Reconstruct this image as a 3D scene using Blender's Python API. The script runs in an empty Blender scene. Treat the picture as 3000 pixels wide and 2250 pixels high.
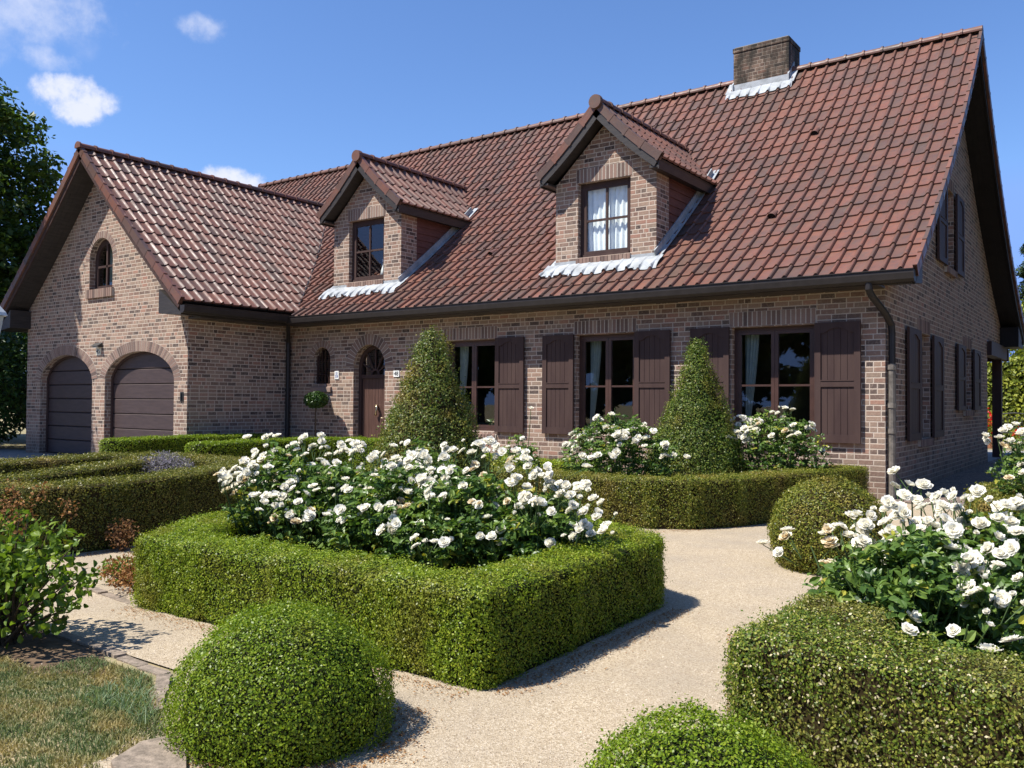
import bpy, math, random
import numpy as np
from mathutils import Vector, Matrix
from mathutils.geometry import tessellate_polygon
random.seed(7); RNG = np.random.default_rng(11)
sc = bpy.context.scene; COL = sc.collection
PI = math.pi

# ---------------------------------------------------------------- camera
cam = bpy.data.cameras.new('camera'); co = bpy.data.objects.new('camera', cam); COL.objects.link(co)
Fv = Vector((-0.58510634, 0.81067335, 0.021431)); Rv = Vector((0.8109295, 0.5850984, 0.00729374)); Uv = Vector((0.00662641, -0.02164664, 0.99974372))
CP = Vector((2.96465691, -13.29223414, 1.35))
m = Matrix(((Rv.x, Uv.x, -Fv.x, CP.x), (Rv.y, Uv.y, -Fv.y, CP.y), (Rv.z, Uv.z, -Fv.z, CP.z), (0, 0, 0, 1)))
co.matrix_world = m
cam.sensor_width = 36; cam.lens = 2545.94/3000*36; cam.clip_start = .05; cam.clip_end = 3000
sc.camera = co

# ---------------------------------------------------------------- node helpers
def newmat(name):
    mt = bpy.data.materials.new(name); mt.use_nodes = True
    nt = mt.node_tree
    for n in list(nt.nodes): nt.nodes.remove(n)
    out = nt.nodes.new('ShaderNodeOutputMaterial')
    return mt, nt, out
class NT:
    def __init__(s, nt): s.nt = nt
    def n(s, t, **kw):
        nd = s.nt.nodes.new(t)
        for k, v in kw.items(): setattr(nd, k, v)
        return nd
    def l(s, a, b): s.nt.links.new(a, b)
    def val(s, nd, i, v):
        if hasattr(v, 'is_linked') or hasattr(v, 'links'): s.l(v, nd.inputs[i])
        else: nd.inputs[i].default_value = v
    def m(s, op, a, b=None, c=None):
        nd = s.n('ShaderNodeMath', operation=op)
        s.val(nd, 0, a)
        if b is not None: s.val(nd, 1, b)
        if c is not None: s.val(nd, 2, c)
        return nd.outputs[0]
    def sep(s, v):
        nd = s.n('ShaderNodeSeparateXYZ'); s.l(v, nd.inputs[0]); return nd.outputs
    def comb(s, x, y, z=0.0):
        nd = s.n('ShaderNodeCombineXYZ'); s.val(nd, 0, x); s.val(nd, 1, y); s.val(nd, 2, z); return nd.outputs[0]
    def noise(s, vec, scale, detail=3, rough=.55, out=0):
        nd = s.n('ShaderNodeTexNoise'); nd.inputs['Scale'].default_value = scale; nd.inputs['Detail'].default_value = detail; nd.inputs['Roughness'].default_value = rough
        if vec is not None: s.l(vec, nd.inputs['Vector'])
        return nd.outputs[out]
    def ramp(s, fac, stops, interp='LINEAR'):
        nd = s.n('ShaderNodeValToRGB'); cr = nd.color_ramp; cr.interpolation = interp
        while len(cr.elements) < len(stops): cr.elements.new(.5)
        for e, (p, c) in zip(cr.elements, stops):
            e.position = p; e.color = (c[0], c[1], c[2], 1)
        s.l(fac, nd.inputs[0]); return nd.outputs[0]
    def mix(s, fac, a, b, typ='MIX'):
        nd = s.n('ShaderNodeMix', data_type='RGBA', blend_type=typ)
        s.val(nd, 0, fac)
        for i, v in ((6, a), (7, b)):
            if isinstance(v, tuple): nd.inputs[i].default_value = (v[0], v[1], v[2], 1)
            else: s.l(v, nd.inputs[i])
        return nd.outputs[2]
    def mr(s, v, a, b, c=0., d=1., t='LINEAR'):
        nd = s.n('ShaderNodeMapRange', interpolation_type=t); s.val(nd, 0, v)
        for i, x in enumerate((a, b, c, d)): nd.inputs[i+1].default_value = x
        return nd.outputs[0]
    def bump(s, h, strength, dist, normal=None):
        nd = s.n('ShaderNodeBump'); nd.inputs['Strength'].default_value = strength; nd.inputs['Distance'].default_value = dist
        s.l(h, nd.inputs['Height'])
        if normal is not None: s.l(normal, nd.inputs['Normal'])
        return nd.outputs[0]
    def princ(s, col, rough=.6, spec=.5, normal=None, metal=0):
        nd = s.n('ShaderNodeBsdfPrincipled')
        if isinstance(col, tuple): nd.inputs['Base Color'].default_value = (*col, 1)
        else: s.l(col, nd.inputs['Base Color'])
        s.val(nd, 'Roughness', rough); nd.inputs['Specular IOR Level'].default_value = spec; nd.inputs['Metallic'].default_value = metal
        if normal is not None: s.l(normal, nd.inputs['Normal'])
        return nd
    def attr(s, name='rnd'):
        nd = s.n('ShaderNodeAttribute'); nd.attribute_name = name; return nd.outputs['Fac']
    def pos(s):
        return s.n('ShaderNodeNewGeometry').outputs['Position']
    def uv(s):
        return s.n('ShaderNodeTexCoord').outputs['UV']

def brick_mat(name, bw=.215, bh=.0795, tint=(1, 1, 1), stain=0., vert=False):
    mt, nt, out = newmat(name); g = NT(nt)
    uv = g.sep(g.uv()); pos = g.pos()
    warp = g.noise(pos, 9, 2)
    u = g.m('ADD', uv[0], g.m('MULTIPLY', g.m('SUBTRACT', warp, .5), .006)); v = g.m('ADD', uv[1], g.m('MULTIPLY', g.m('SUBTRACT', g.noise(pos, 5, 2), .5), .007))
    row = g.m('FLOOR', g.m('DIVIDE', v, bh))
    # wild bond: row offset is half a brick plus a jump that changes every row
    wn0 = g.n('ShaderNodeTexWhiteNoise', noise_dimensions='1D'); g.l(row, wn0.inputs['W'])
    off = g.m('ADD', g.m('MULTIPLY', g.m('MODULO', g.m('ABSOLUTE', row), 2.), .5), g.m('MULTIPLY', g.m('ROUND', g.m('MULTIPLY', wn0.outputs[0], 3.)), .25))
    uu = g.m('ADD', g.m('DIVIDE', u, bw), off)
    col = g.m('FLOOR', uu); fu = g.m('FRACT', uu); fv = g.m('FRACT', g.m('DIVIDE', v, bh))
    # some stretchers split in two headers
    wn = g.n('ShaderNodeTexWhiteNoise', noise_dimensions='2D'); g.l(g.comb(col, row), wn.inputs['Vector'])
    split = g.m('GREATER_THAN', wn.outputs['Value'], .78)
    half = g.m('MULTIPLY', split, g.m('FLOOR', g.m('MULTIPLY', fu, 2.)))
    fu2 = g.m('ADD', g.m('MULTIPLY', fu, g.m('SUBTRACT', 1., split)), g.m('MULTIPLY', split, g.m('MULTIPLY', g.m('FRACT', g.m('MULTIPLY', fu, 2.)), .5)))
    lim = g.m('SUBTRACT', 1., g.m('MULTIPLY', split, .5))
    du = g.m('MULTIPLY', g.m('MINIMUM', fu2, g.m('SUBTRACT', lim, fu2)), bw)
    dv = g.m('MULTIPLY', g.m('MINIMUM', fv, g.m('SUBTRACT', 1., fv)), bh)
    d = g.m('MINIMUM', du, dv)
    brick = g.mr(g.m('ADD', d, g.m('MULTIPLY', g.m('SUBTRACT', g.noise(pos, 60, 3), .5), .006)), .0058, .0102, 0, 1, 'SMOOTHSTEP')
    wn2 = g.n('ShaderNodeTexWhiteNoise', noise_dimensions='3D'); g.l(g.comb(col, row, half), wn2.inputs['Vector'])
    c1 = g.ramp(wn2.outputs['Value'], [(0, (.04, .033, .035)), (.12, (.085, .062, .056)), (.26, (.17, .105, .082)), (.42, (.27, .165, .125)), (.6, (.34, .245, .185)), (.78, (.26, .20, .155)), (.9, (.36, .185, .135)), (1, (.40, .31, .24))])
    c1 = g.mix(g.mr(g.noise(pos, 45, 4, .7), .35, .75, 0, .55), c1, (.17, .12, .10))
    c1 = g.mix(g.mr(g.noise(pos, 25, 3, .6), .5, .75, 0, .45), c1, (.47, .38, .30))
    mort = g.mix(g.noise(pos, 30, 3), (.60, .53, .45), (.46, .40, .34))
    c = g.mix(brick, mort, c1)
    big = g.noise(pos, .7, 3)
    c = g.mix(g.mr(big, .35, .8, 0, .3), c, (.40, .33, .265))
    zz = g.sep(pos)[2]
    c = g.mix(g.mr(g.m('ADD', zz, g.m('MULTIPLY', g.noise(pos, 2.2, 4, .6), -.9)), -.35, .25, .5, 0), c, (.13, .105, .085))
    c = g.mix(g.mr(g.noise(pos, 3.1, 5, .7), .6, .78, 0, .35), c, (.52, .47, .41))
    if stain:
        z = g.sep(pos)[2]
        st = g.mr(g.noise(g.comb(g.m('MULTIPLY', g.sep(pos)[0], 3.), g.m('MULTIPLY', g.sep(pos)[1], 3.), g.m('MULTIPLY', z, 1.2)), 1.3, 4, .6), .36, .58, 0, stain)
        c = g.mix(st, c, (.045, .043, .036))
    if tint != (1, 1, 1): c = g.mix(1.0, c, tint, 'MULTIPLY')
    h = g.m('ADD', g.m('MULTIPLY', brick, 1.), g.m('MULTIPLY', g.noise(pos, 70, 4, .7), .35))
    p = g.princ(c, .88, .25, g.bump(h, .7, .008))
    g.l(p.outputs[0], out.inputs[0]); return mt

def piece_mat():
    mt, nt, out = newmat('brick_piece'); g = NT(nt); pos = g.pos()
    c = g.ramp(g.attr(), [(0, (.10, .07, .06)), (.3, (.19, .125, .10)), (.65, (.26, .165, .13)), (1, (.30, .22, .17))])
    c = g.mix(g.mr(g.noise(pos, 45, 4, .7), .35, .75, 0, .5), c, (.19, .13, .11))
    p = g.princ(c, .88, .25, g.bump(g.noise(pos, 70, 4, .7), .5, .004)); g.l(p.outputs[0], out.inputs[0]); return mt

def tile_mat(name, dark=.35, rough=.42, colr=None):
    mt, nt, out = newmat(name); g = NT(nt); pos = g.pos()
    a = g.attr()
    base = g.ramp(a, [(0, (.125, .075, .06)), (.15, (.16, .084, .063)), (.35, (.19, .090, .066)), (.6, (.215, .096, .068)), (.85, (.245, .105, .073)), (1, (.205, .09, .066))])
    k = g.mr(g.noise(pos, 1.1, 3, .6), .45, .72, 0, dark)
    base = g.mix(k, base, (.11, .08, .072))
    base = g.mix(g.mr(g.noise(pos, 7, 4, .7), .46, .70, 0, .6), base, (.10, .078, .072))
    base = g.mix(g.mr(g.noise(pos, 22, 5, .75), .48, .72, 0, .5), base, (.15, .105, .088))
    base = g.mix(g.mr(g.noise(pos, 45, 3, .6), .68, .76, 0, .5), base, (.34, .26, .21))
    base = g.mix(g.mr(g.noise(pos, 2.6, 6, .75), .60, .74, 0, .35), base, (.20, .165, .115))
    sp = g.sep(pos); st = g.noise(g.comb(g.m('MULTIPLY', sp[0], 2.6), g.m('MULTIPLY', sp[1], .5), g.m('MULTIPLY', sp[2], .5)), 1.0, 6, .7)
    base = g.mix(g.mr(st, .52, .72, 0, .42), base, (.12, .095, .08))
    base = g.mix(1., base, (.78, .745, .70), 'MULTIPLY')
    r = g.mr(g.noise(pos, 6, 3), .3, .7, rough-.08, rough+.12)
    p = g.princ(base, r, .36, g.bump(g.noise(pos, 60, 3), .15, .003)); g.l(p.outputs[0], out.inputs[0]); return mt

def simple(name, col, rough=.6, spec=.5, var=.25, scale=8, bump=0, metal=0, col2=None, stretch=None):
    mt, nt, out = newmat(name); g = NT(nt); pos = g.pos()
    v = pos
    if stretch:
        s_ = g.sep(pos); v = g.comb(g.m('MULTIPLY', s_[0], stretch[0]), g.m('MULTIPLY', s_[1], stretch[1]), g.m('MULTIPLY', s_[2], stretch[2]))
    nz = g.noise(v, scale, 4, .6)
    d = col2 if col2 else tuple(c*(1-var) for c in col)
    c = g.mix(g.mr(nz, .35, .65), col, d)
    nrm = g.bump(g.noise(v, scale*4, 3), bump, .004) if bump else None
    p = g.princ(c, rough, spec, nrm, metal); g.l(p.outputs[0], out.inputs[0]); return mt

def leaf_mat(name, cols, patch=None, patch_scale=2.5, patch_lo=.5, patch_hi=.65, patch_amt=.6, trans=.3, rough=.45, fleck=None, gain=(1.65, 1.5, .8), tt=(1.25, 1.35, .6)):
    mt, nt, out = newmat(name); g = NT(nt); pos = g.pos()
    gain = gain if gain == (1, 1, 1) else tuple(x*.86 for x in gain)
    cols = [tuple(min(.95, a*b) for a, b in zip(k, gain)) for k in cols]
    if patch: patch = tuple(min(.6, a*b) for a, b in zip(patch, (1.45, 1.35, .9)))
    n_ = len(cols)
    c = g.ramp(g.attr(), [(i/(n_-1), k) for i, k in enumerate(cols)])
    if patch:
        k = g.mr(g.noise(pos, patch_scale, 4, .65), patch_lo, patch_hi, 0, patch_amt)
        c = g.mix(k, c, g.ramp(g.attr(), [(0, tuple(x*.55 for x in patch)), (1, patch)]))
    if fleck: c = g.mix(g.m('GREATER_THAN', g.attr(), fleck[1]), c, fleck[0])
    p = g.princ(c, rough, .28)
    t = g.n('ShaderNodeBsdfTranslucent'); g.l(g.mix(1., c, tt, 'MULTIPLY'), t.inputs[0])
    mx = g.n('ShaderNodeMixShader'); mx.inputs[0].default_value = trans
    g.l(p.outputs[0], mx.inputs[1]); g.l(t.outputs[0], mx.inputs[2]); g.l(mx.outputs[0], out.inputs[0]); return mt

def glass_mat(name='window_glass', tint=(.94, .97, .97), k=1.0):
    mt, nt, out = newmat(name); g = NT(nt); mt.use_transparent_shadow = True
    t = g.n('ShaderNodeBsdfTransparent'); t.inputs[0].default_value = (*tint, 1)
    gl = g.n('ShaderNodeBsdfGlossy'); gl.inputs['Roughness'].default_value = .015; gl.inputs[0].default_value = (1, 1, 1, 1)
    ge = g.n('ShaderNodeNewGeometry'); dp = g.n('ShaderNodeVectorMath', operation='DOT_PRODUCT'); g.l(ge.outputs['True Normal'], dp.inputs[0]); g.l(ge.outputs['Incoming'], dp.inputs[1])
    fr = g.m('ADD', .07, g.m('MULTIPLY', .93, g.m('POWER', g.m('SUBTRACT', 1., g.m('ABSOLUTE', dp.outputs['Value'])), 5.)))
    g.l(g.bump(g.noise(g.pos(), 1.6, 2), .03, .02), gl.inputs['Normal'])
    mx = g.n('ShaderNodeMixShader'); g.l(g.m('MINIMUM', g.m('MULTIPLY', fr, 1.25*k), 1.), mx.inputs[0])
    g.l(t.outputs[0], mx.inputs[1]); g.l(gl.outputs[0], mx.inputs[2]); g.l(mx.outputs[0], out.inputs[0]); return mt

def gravel_mat():
    mt, nt, out = newmat('gravel'); g = NT(nt); pos = g.pos()
    vo = g.n('ShaderNodeTexVoronoi'); vo.inputs['Scale'].default_value = 150; g.l(pos, vo.inputs['Vector'])
    s_ = g.sep(vo.outputs['Color'])[0]
    c = g.ramp(s_, [(0, (.25, .19, .122)), (.3, (.35, .28, .188)), (.65, (.425, .342, .235)), (1, (.52, .44, .33))])
    c = g.mix(g.mr(g.noise(pos, 350, 2, .5), .58, .7, 0, .5), c, (.22, .17, .12))
    c = g.mix(g.mr(g.noise(pos, 1.3, 5, .65), .42, .7, 0, .55), c, (.27, .228, .178))
    c = g.mix(g.mr(g.noise(pos, 7, 6, .75), .55, .75, 0, .5), c, (.25, .19, .14))
    c = g.mix(g.mr(g.noise(pos, 90, 2, .5), .66, .72, 0, .7), c, (.15, .115, .085))
    h = g.m('ADD', vo.outputs['Distance'], g.m('MULTIPLY', g.noise(pos, 12, 4), 1.2))
    p = g.princ(c, .95, .15, g.bump(h, .5, .006)); g.l(p.outputs[0], out.inputs[0]); return mt

def plank_mat(name, col, scale_vec, rough=.5, spec=.4):
    return simple(name, col, rough, spec, .35, 6, .25, 0, None, scale_vec)

M = {}
M['brick'] = brick_mat('brick_wall', tint=(.93, .875, .84))
M['chimney'] = brick_mat('brick_chimney', tint=(.55, .50, .46), stain=.92)
M['piece'] = piece_mat()
M['mortar'] = simple('mortar', (.52, .46, .39), .95, .1, .2, 30)
M['tile'] = tile_mat('clay_tile')
M['tile2'] = tile_mat('clay_tile_glossy', .3, .50)
M['wood'] = simple('brown_painted_wood', (.050, .029, .026), .62, .2, .3, 2.2, .2, 0, (.066, .040, .034), (3, 3, .5))
M['frame'] = simple('brown_window_frame', (.07, .034, .026), .4, .5, .3, 5, .1)
M['doorw'] = simple('front_door_wood', (.105, .055, .042), .45, .4, .3, 6, .15, 0, None, (6, 6, .5))
M['garage'] = simple('garage_panel', (.066, .045, .043), .5, .3, .25, 4, .1, 0, None, (.8, 3, 6))
M['soffit'] = simple('soffit_boards', (.042, .035, .031), .5, .4, .4, 4, .2, 0, None, (1, 1, 8))
M['gutter'] = simple('gutter_metal', (.028, .023, .022), .45, .35, .3, 7)
M['pipe'] = simple('old_downpipe', (.19, .165, .14), .55, .4, .5, 12, .2)
M['lead'] = simple('lead_flashing', (.40, .42, .44), .6, .3, .3, 4, .7, 0, (.25, .265, .27))
M['soffit2'] = simple('dark_soffit_boards', (.02, .017, .016), .6, .25, .3, 4, .2)
M['siding'] = simple('red_siding', (.15, .062, .05), .6, .3, .35, 5, .15, 0, None, (1, 1, 5))
M['glass'] = glass_mat()
M['curtain'] = simple('white_curtain', (.86, .89, .88), .8, .2, .1)
M['curtain2'] = simple('sheer_curtain', (.30, .36, .34), .8, .2, .15)
M['black'] = simple('dark_interior', (.02, .018, .016), .9, .1)
M['room'] = simple('room_wall', (.10, .085, .07), .9, .1)
M['iron'] = simple('wrought_iron', (.03, .03, .03), .5, .5)
M['brass'] = simple('brass', (.55, .45, .30), .3, .5, .2, 10, 0, .9)
M['white'] = simple('white_enamel', (.80, .80, .76), .25, .5, .05)
M['cream'] = simple('cream_enamel', (.78, .70, .50), .3, .5, .05)
M['blue'] = simple('blue_paint', (.10, .14, .35), .4, .5)
M['ink'] = simple('black_paint', (.03, .03, .03), .4, .5)
M['gravel'] = gravel_mat()
M['soil'] = simple('soil', (.085, .058, .038), .95, .1, .4, 14, .8, 0, (.16, .11, .07))
M['earth'] = simple('dry_ground', (.17, .165, .08), .95, .1, .3, 3, .5, 0, (.34, .27, .16))
M['paving'] = brick_mat('paving_bricks', .21, .105, tint=(.8, .78, .78))
M['kerb'] = simple('kerb_stone', (.30, .24, .185), .95, .1, .35, 30, .9, 0, (.16, .13, .10))
M['bark'] = simple('bark', (.11, .08, .055), .95, .1, .4, 12, .8, 0, None, (3, 3, .5))
M['stem'] = simple('green_stem', (.07, .12, .035), .6, .3, .3, 9)
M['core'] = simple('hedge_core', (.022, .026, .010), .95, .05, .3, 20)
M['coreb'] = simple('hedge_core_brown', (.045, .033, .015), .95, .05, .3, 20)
M['terracotta'] = simple('terracotta_pot', (.35, .16, .09), .8, .2)
M['lampw'] = simple('frosted_lamp_glass', (.55, .57, .56), .35, .5, .1)
M['concrete'] = simple('concrete_paving', (.30, .29, .27), .9, .2, .25, 5, .3)
# foliage
M['box1'] = leaf_mat('box_leaf_green', [(.045, .085, .012), (.085, .15, .018), (.125, .205, .024), (.165, .25, .034), (.215, .27, .06)], (.20, .17, .05), 3.2, .50, .68, .55, .3, .4, gain=(1.75, 1.5, .68))
M['box1b'] = leaf_mat('box_leaf_bright', [(.05, .095, .012), (.09, .165, .02), (.13, .22, .026), (.17, .265, .038), (.22, .29, .06)], (.23, .20, .05), 2.4, .6, .78, .5, .3, .4, gain=(1.38, 1.22, .5))
M['box2'] = leaf_mat('box_leaf_olive', [(.035, .055, .012), (.07, .095, .018), (.115, .14, .026), (.165, .175, .04), (.27, .25, .10)], (.20, .14, .055), 2.6, .48, .68, .6, .25, .4, gain=(1.5, 1.45, .8))
M['box3'] = leaf_mat('box_leaf_speckled', [(.03, .055, .012), (.06, .095, .018), (.095, .14, .024), (.17, .185, .04), (.26, .245, .10)], (.20, .165, .08), 3.0, .48, .7, .55, .25, .4, ((.58, .50, .30), .955), gain=(1.55, 1.55, .9))
M['box4'] = leaf_mat('box_leaf_browned', [(.035, .045, .012), (.07, .08, .018), (.105, .12, .026), (.16, .165, .04), (.27, .24, .11)], (.34, .26, .13), 1.3, .55, .68, .7, .25, .4, gain=(1.35, 1.3, .75))
M['cone'] = leaf_mat('topiary_leaf', [(.03, .052, .016), (.06, .09, .022), (.09, .12, .03), (.13, .14, .04), (.20, .19, .07)], (.26, .17, .05), 3.4, .52, .70, .6, .25, .45, gain=(1.4, 1.45, .85))
M['coneg'] = leaf_mat('topiary_leaf_green', [(.028, .055, .014), (.055, .09, .02), (.085, .125, .026), (.13, .155, .035), (.20, .20, .07)], (.21, .16, .04), 2.8, .5, .7, .6, .25, .45, gain=(1.4, 1.45, .85))
M['rose'] = leaf_mat('rose_leaf', [(.026, .062, .018), (.052, .105, .03), (.08, .145, .04), (.115, .19, .052), (.17, .23, .075)], None, trans=.28, rough=.35, fleck=((.36, .34, .05), .985), gain=(1.5, 1.4, 1.0))
M['petal'] = leaf_mat('rose_petal', [(.86, .82, .70), (.93, .90, .82), (.95, .93, .88)], None, trans=.42, rough=.7, gain=(1, 1, 1), tt=(1, 1, .92))
M['petalc'] = leaf_mat('rose_petal_cream', [(.62, .44, .24), (.82, .72, .50), (.88, .84, .70)], None, trans=.3, rough=.7, gain=(1, 1, 1), tt=(1, 1, .9))
M['tree1'] = leaf_mat('maple_leaf', [(.02, .042, .01), (.035, .07, .014), (.055, .10, .018), (.10, .16, .025)], None, trans=.35, rough=.45, gain=(1.15, 1.1, .9))
M['conifer'] = leaf_mat('conifer_needles', [(.018, .04, .018), (.03, .06, .026), (.05, .085, .035)], None, trans=.1, rough=.6, gain=(1.15, 1.1, .9))
M['ivy'] = leaf_mat('climber_leaf', [(.06, .09, .02), (.11, .15, .03), (.17, .21, .045), (.24, .27, .07)], None, trans=.3, rough=.45)
M['shrub'] = leaf_mat('lilac_leaf', [(.04, .09, .014), (.075, .145, .02), (.12, .21, .028), (.18, .27, .04)], (.25, .13, .04), 5, .62, .72, .6, .35, .4, gain=(1.5, 1.3, 1.0))
M['dead'] = leaf_mat('dead_leaf', [(.16, .075, .03), (.26, .13, .05), (.36, .21, .09)], None, trans=.2, rough=.8, gain=(1.3, 1.25, 1.1), tt=(1.1, .9, .6))
M['reddish'] = leaf_mat('rust_leaf', [(.14, .07, .035), (.24, .12, .055), (.30, .19, .08)], None, trans=.2, rough=.8, gain=(1.15, 1.15, 1.1), tt=(1.1, .9, .6))
M['lav'] = leaf_mat('lavender', [(.14, .14, .12), (.24, .22, .24), (.33, .28, .35), (.30, .30, .25)], None, trans=.2, rough=.8, gain=(1, 1, 1), tt=(1, 1, 1))
M['laurel'] = leaf_mat('laurel_leaf', [(.02, .05, .012), (.035, .08, .018), (.06, .12, .025)], None, trans=.2, rough=.35, gain=(1.15, 1.1, .9))
M['red'] = leaf_mat('red_petal', [(.55, .01, .01), (.75, .02, .02)], None, trans=.3, gain=(1, 1, 1), tt=(1, 1, 1))
M['grass'] = leaf_mat('grass_blade', [(.12, .15, .06), (.18, .21, .09), (.25, .25, .12), (.40, .34, .19)], (.35, .285, .17), 3.2, .46, .60, .8, .3, .7, gain=(.80, .98, .85), tt=(1.1, 1.1, .7))

# ---------------------------------------------------------------- objects
WL = {}
def wl(o): return WL.get(o.name, Vector((0, 0, 0))) if o else Vector((0, 0, 0))
def tagp(o, label=None, cat=None, group=None, kind=None):
    if label: o['label'] = label
    if cat: o['category'] = cat
    if group: o['group'] = group
    if kind: o['kind'] = kind
    return o
def thing(name, label, cat, loc, group=None):
    o = bpy.data.objects.new(name, None); COL.objects.link(o); o.location = loc; o.empty_display_size = .2
    WL[o.name] = Vector(loc); return tagp(o, label, cat, group)
def mesh_np(name, V, F, mats, rnd=None, midx=None, parent=None, loc=None, smooth=False, uvm=True):
    """V (n,3) world; F list of faces or (m,k) array; parented objects sit at their parent's origin"""
    V = np.asarray(V, dtype=np.float64)
    base = np.array(wl(parent)) if parent else np.array(loc if loc is not None else (0, 0, 0))
    me = bpy.data.meshes.new(name)
    if isinstance(F, np.ndarray):
        k = F.shape[1]; nf = len(F); li = F.ravel().astype(np.int32); ls = np.arange(0, nf*k, k, dtype=np.int32); lt = np.full(nf, k, dtype=np.int32)
    else:
        nf = len(F); lt = np.array([len(f) for f in F], dtype=np.int32); li = np.concatenate([np.asarray(f, dtype=np.int32) for f in F]); ls = np.concatenate([[0], np.cumsum(lt)[:-1]]).astype(np.int32)
    me.vertices.add(len(V)); me.vertices.foreach_set('co', (V-base).ravel())
    me.loops.add(len(li)); me.loops.foreach_set('vertex_index', li)
    me.polygons.add(nf); me.polygons.foreach_set('loop_start', ls)
    me.update(calc_edges=True); 
    me.polygons.foreach_set('use_smooth', np.full(nf, bool(smooth)))
    if not isinstance(mats, (list, tuple)): mats = [mats]
    for mm in mats: me.materials.append(mm)
    if midx is not None: me.polygons.foreach_set('material_index', np.asarray(midx, dtype=np.int32))
    if rnd is not None:
        at = me.attributes.new('rnd', 'FLOAT', 'FACE'); at.data.foreach_set('value', np.asarray(rnd, dtype=np.float32))
    if uvm:
        a = V[li[ls]]; b = V[li[ls+1]]; c = V[li[ls+2]]
        n = np.abs(np.cross(b-a, c-a)); n /= (np.linalg.norm(n, axis=1, keepdims=True)+1e-12)
        fi = np.repeat(np.arange(nf), lt); P = V[li]
        flat = n[:, 2] > .8; xx = (~flat) & (n[:, 0] > n[:, 1])
        uu = np.where(xx[fi], P[:, 1], P[:, 0]); vv = np.where(flat[fi], P[:, 1], P[:, 2])
        uvl = me.uv_layers.new(name='UVMap'); uvl.data.foreach_set('uv', np.stack([uu, vv], 1).astype(np.float32).ravel())
    me.validate(); 
    o = bpy.data.objects.new(name, me); COL.objects.link(o)
    if parent: o.parent = parent; WL[o.name] = Vector(base)
    else: o.location = base; WL[o.name] = Vector(base)
    return o

class MB:
    def __init__(s): s.V = []; s.F = []; s.R = []; s.M = []
    def add(s, vs, fs, r=None, mi=0):
        k = len(s.V); s.V += [tuple(v) for v in vs]
        for f in fs: s.F.append([i+k for i in f]); s.R.append(random.random() if r is None else r); s.M.append(mi)
    def box(s, x0, x1, y0, y1, z0, z1, r=None, mi=0):
        if r is None: r = random.random()
        v = [(x, y, z) for x in (x0, x1) for y in (y0, y1) for z in (z0, z1)]
        s.add(v, [(0, 1, 3, 2), (4, 6, 7, 5), (0, 4, 5, 1), (2, 3, 7, 6), (0, 2, 6, 4), (1, 5, 7, 3)], r, mi)
    def prism(s, poly, fn, a, b, r=None, mi=0):
        """poly 2D list; fn(p,q,t)->xyz; extruded t from a to b"""
        if r is None: r = random.random()
        n = len(poly); v = [fn(p[0], p[1], a) for p in poly]+[fn(p[0], p[1], b) for p in poly]
        s.add(v, [list(range(n))[::-1], list(range(n, 2*n))]+[(i, (i+1) % n, n+(i+1) % n, n+i) for i in range(n)], r, mi)
    def tube(s, pts, rad, seg=8, cap=True, r=None, mi=0):
        pts = [Vector(p) for p in pts]; rr = rad if isinstance(rad, (list, tuple)) else [rad]*len(pts)
        if r is None: r = random.random()
        rings = []; k = len(s.V)
        prev = None
        for i, p in enumerate(pts):
            t = (pts[min(i+1, len(pts)-1)]-pts[max(i-1, 0)]).normalized()
            if prev is None:
                a = t.orthogonal().normalized()
            else: a = (prev-t*prev.dot(t)).normalized()
            prev = a; b = t.cross(a)
            for j in range(seg):
                an = 2*PI*j/seg; s.V.append(tuple(p+(a*math.cos(an)+b*math.sin(an))*rr[i]))
        for i in range(len(pts)-1):
            for j in range(seg):
                s.F.append([k+i*seg+j, k+i*seg+(j+1) % seg, k+(i+1)*seg+(j+1) % seg, k+(i+1)*seg+j]); s.R.append(r); s.M.append(mi)
        if cap:
            s.F.append([k+j for j in range(seg)][::-1]); s.R.append(r); s.M.append(mi)
            s.F.append([k+(len(pts)-1)*seg+j for j in range(seg)]); s.R.append(r); s.M.append(mi)
    def build(s, name, mats, parent=None, loc=None, smooth=False):
        return mesh_np(name, np.array(s.V), s.F, mats, s.R, s.M, parent, loc, smooth)

def struct(o): o['kind'] = 'structure'; return o

# ---------------------------------------------------------------- roof profiles
def polyc(pts, deg):
    a = np.polyfit([p[0] for p in pts], [p[1] for p in pts], deg); return lambda d: float(np.polyval(a, d))
RY, RZ = 5.83, 8.71
zf_ = polyc([(-.48, 3.2), (1.0, 4.25), (2, 5.05), (4.1, 6.9), (5.83, 8.71)], 3)
zr_ = polyc([(5.83, 8.71), (8.76, 6.15), (12.13, 4.05), (13.9, 3.25)], 3)
zw_ = polyc([(0, 7.03), (1.4, 5.66), (2.5, 4.63), (3.35, 3.87), (4.0, 3.33)], 2)
WX, WZ = -16.42, 7.03
def curve(f, d0, d1, n=40): return [(d0+(d1-d0)*i/n, f(d0+(d1-d0)*i/n)) for i in range(n+1)]
C_front = curve(zf_, -.46, RY)            # from eave up to the ridge
C_rear = curve(zr_, 13.9, RY)
C_wR = [(WX+d, z) for d, z in curve(zw_, 3.98, 0)]
C_wL = [(WX-d, z) for d, z in curve(zw_, 3.98, 0)]
def norm_curve(c, sign):
    c = np.array(c); t = np.gradient(c, axis=0); t /= np.linalg.norm(t, axis=1, keepdims=True)
    n = np.stack([-t[:, 1], t[:, 0]], 1)
    n *= np.where(n[:, 1] > 0, 1, -1)[:, None]
    s = np.concatenate([[0], np.cumsum(np.linalg.norm(np.diff(c, axis=0), axis=1))])
    return c, n, s
MX = lambda u, d, z: (u, d, z)            # main roof: u along x
MY = lambda u, d, z: (d, u, z)            # wing, dormers: u along y
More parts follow.
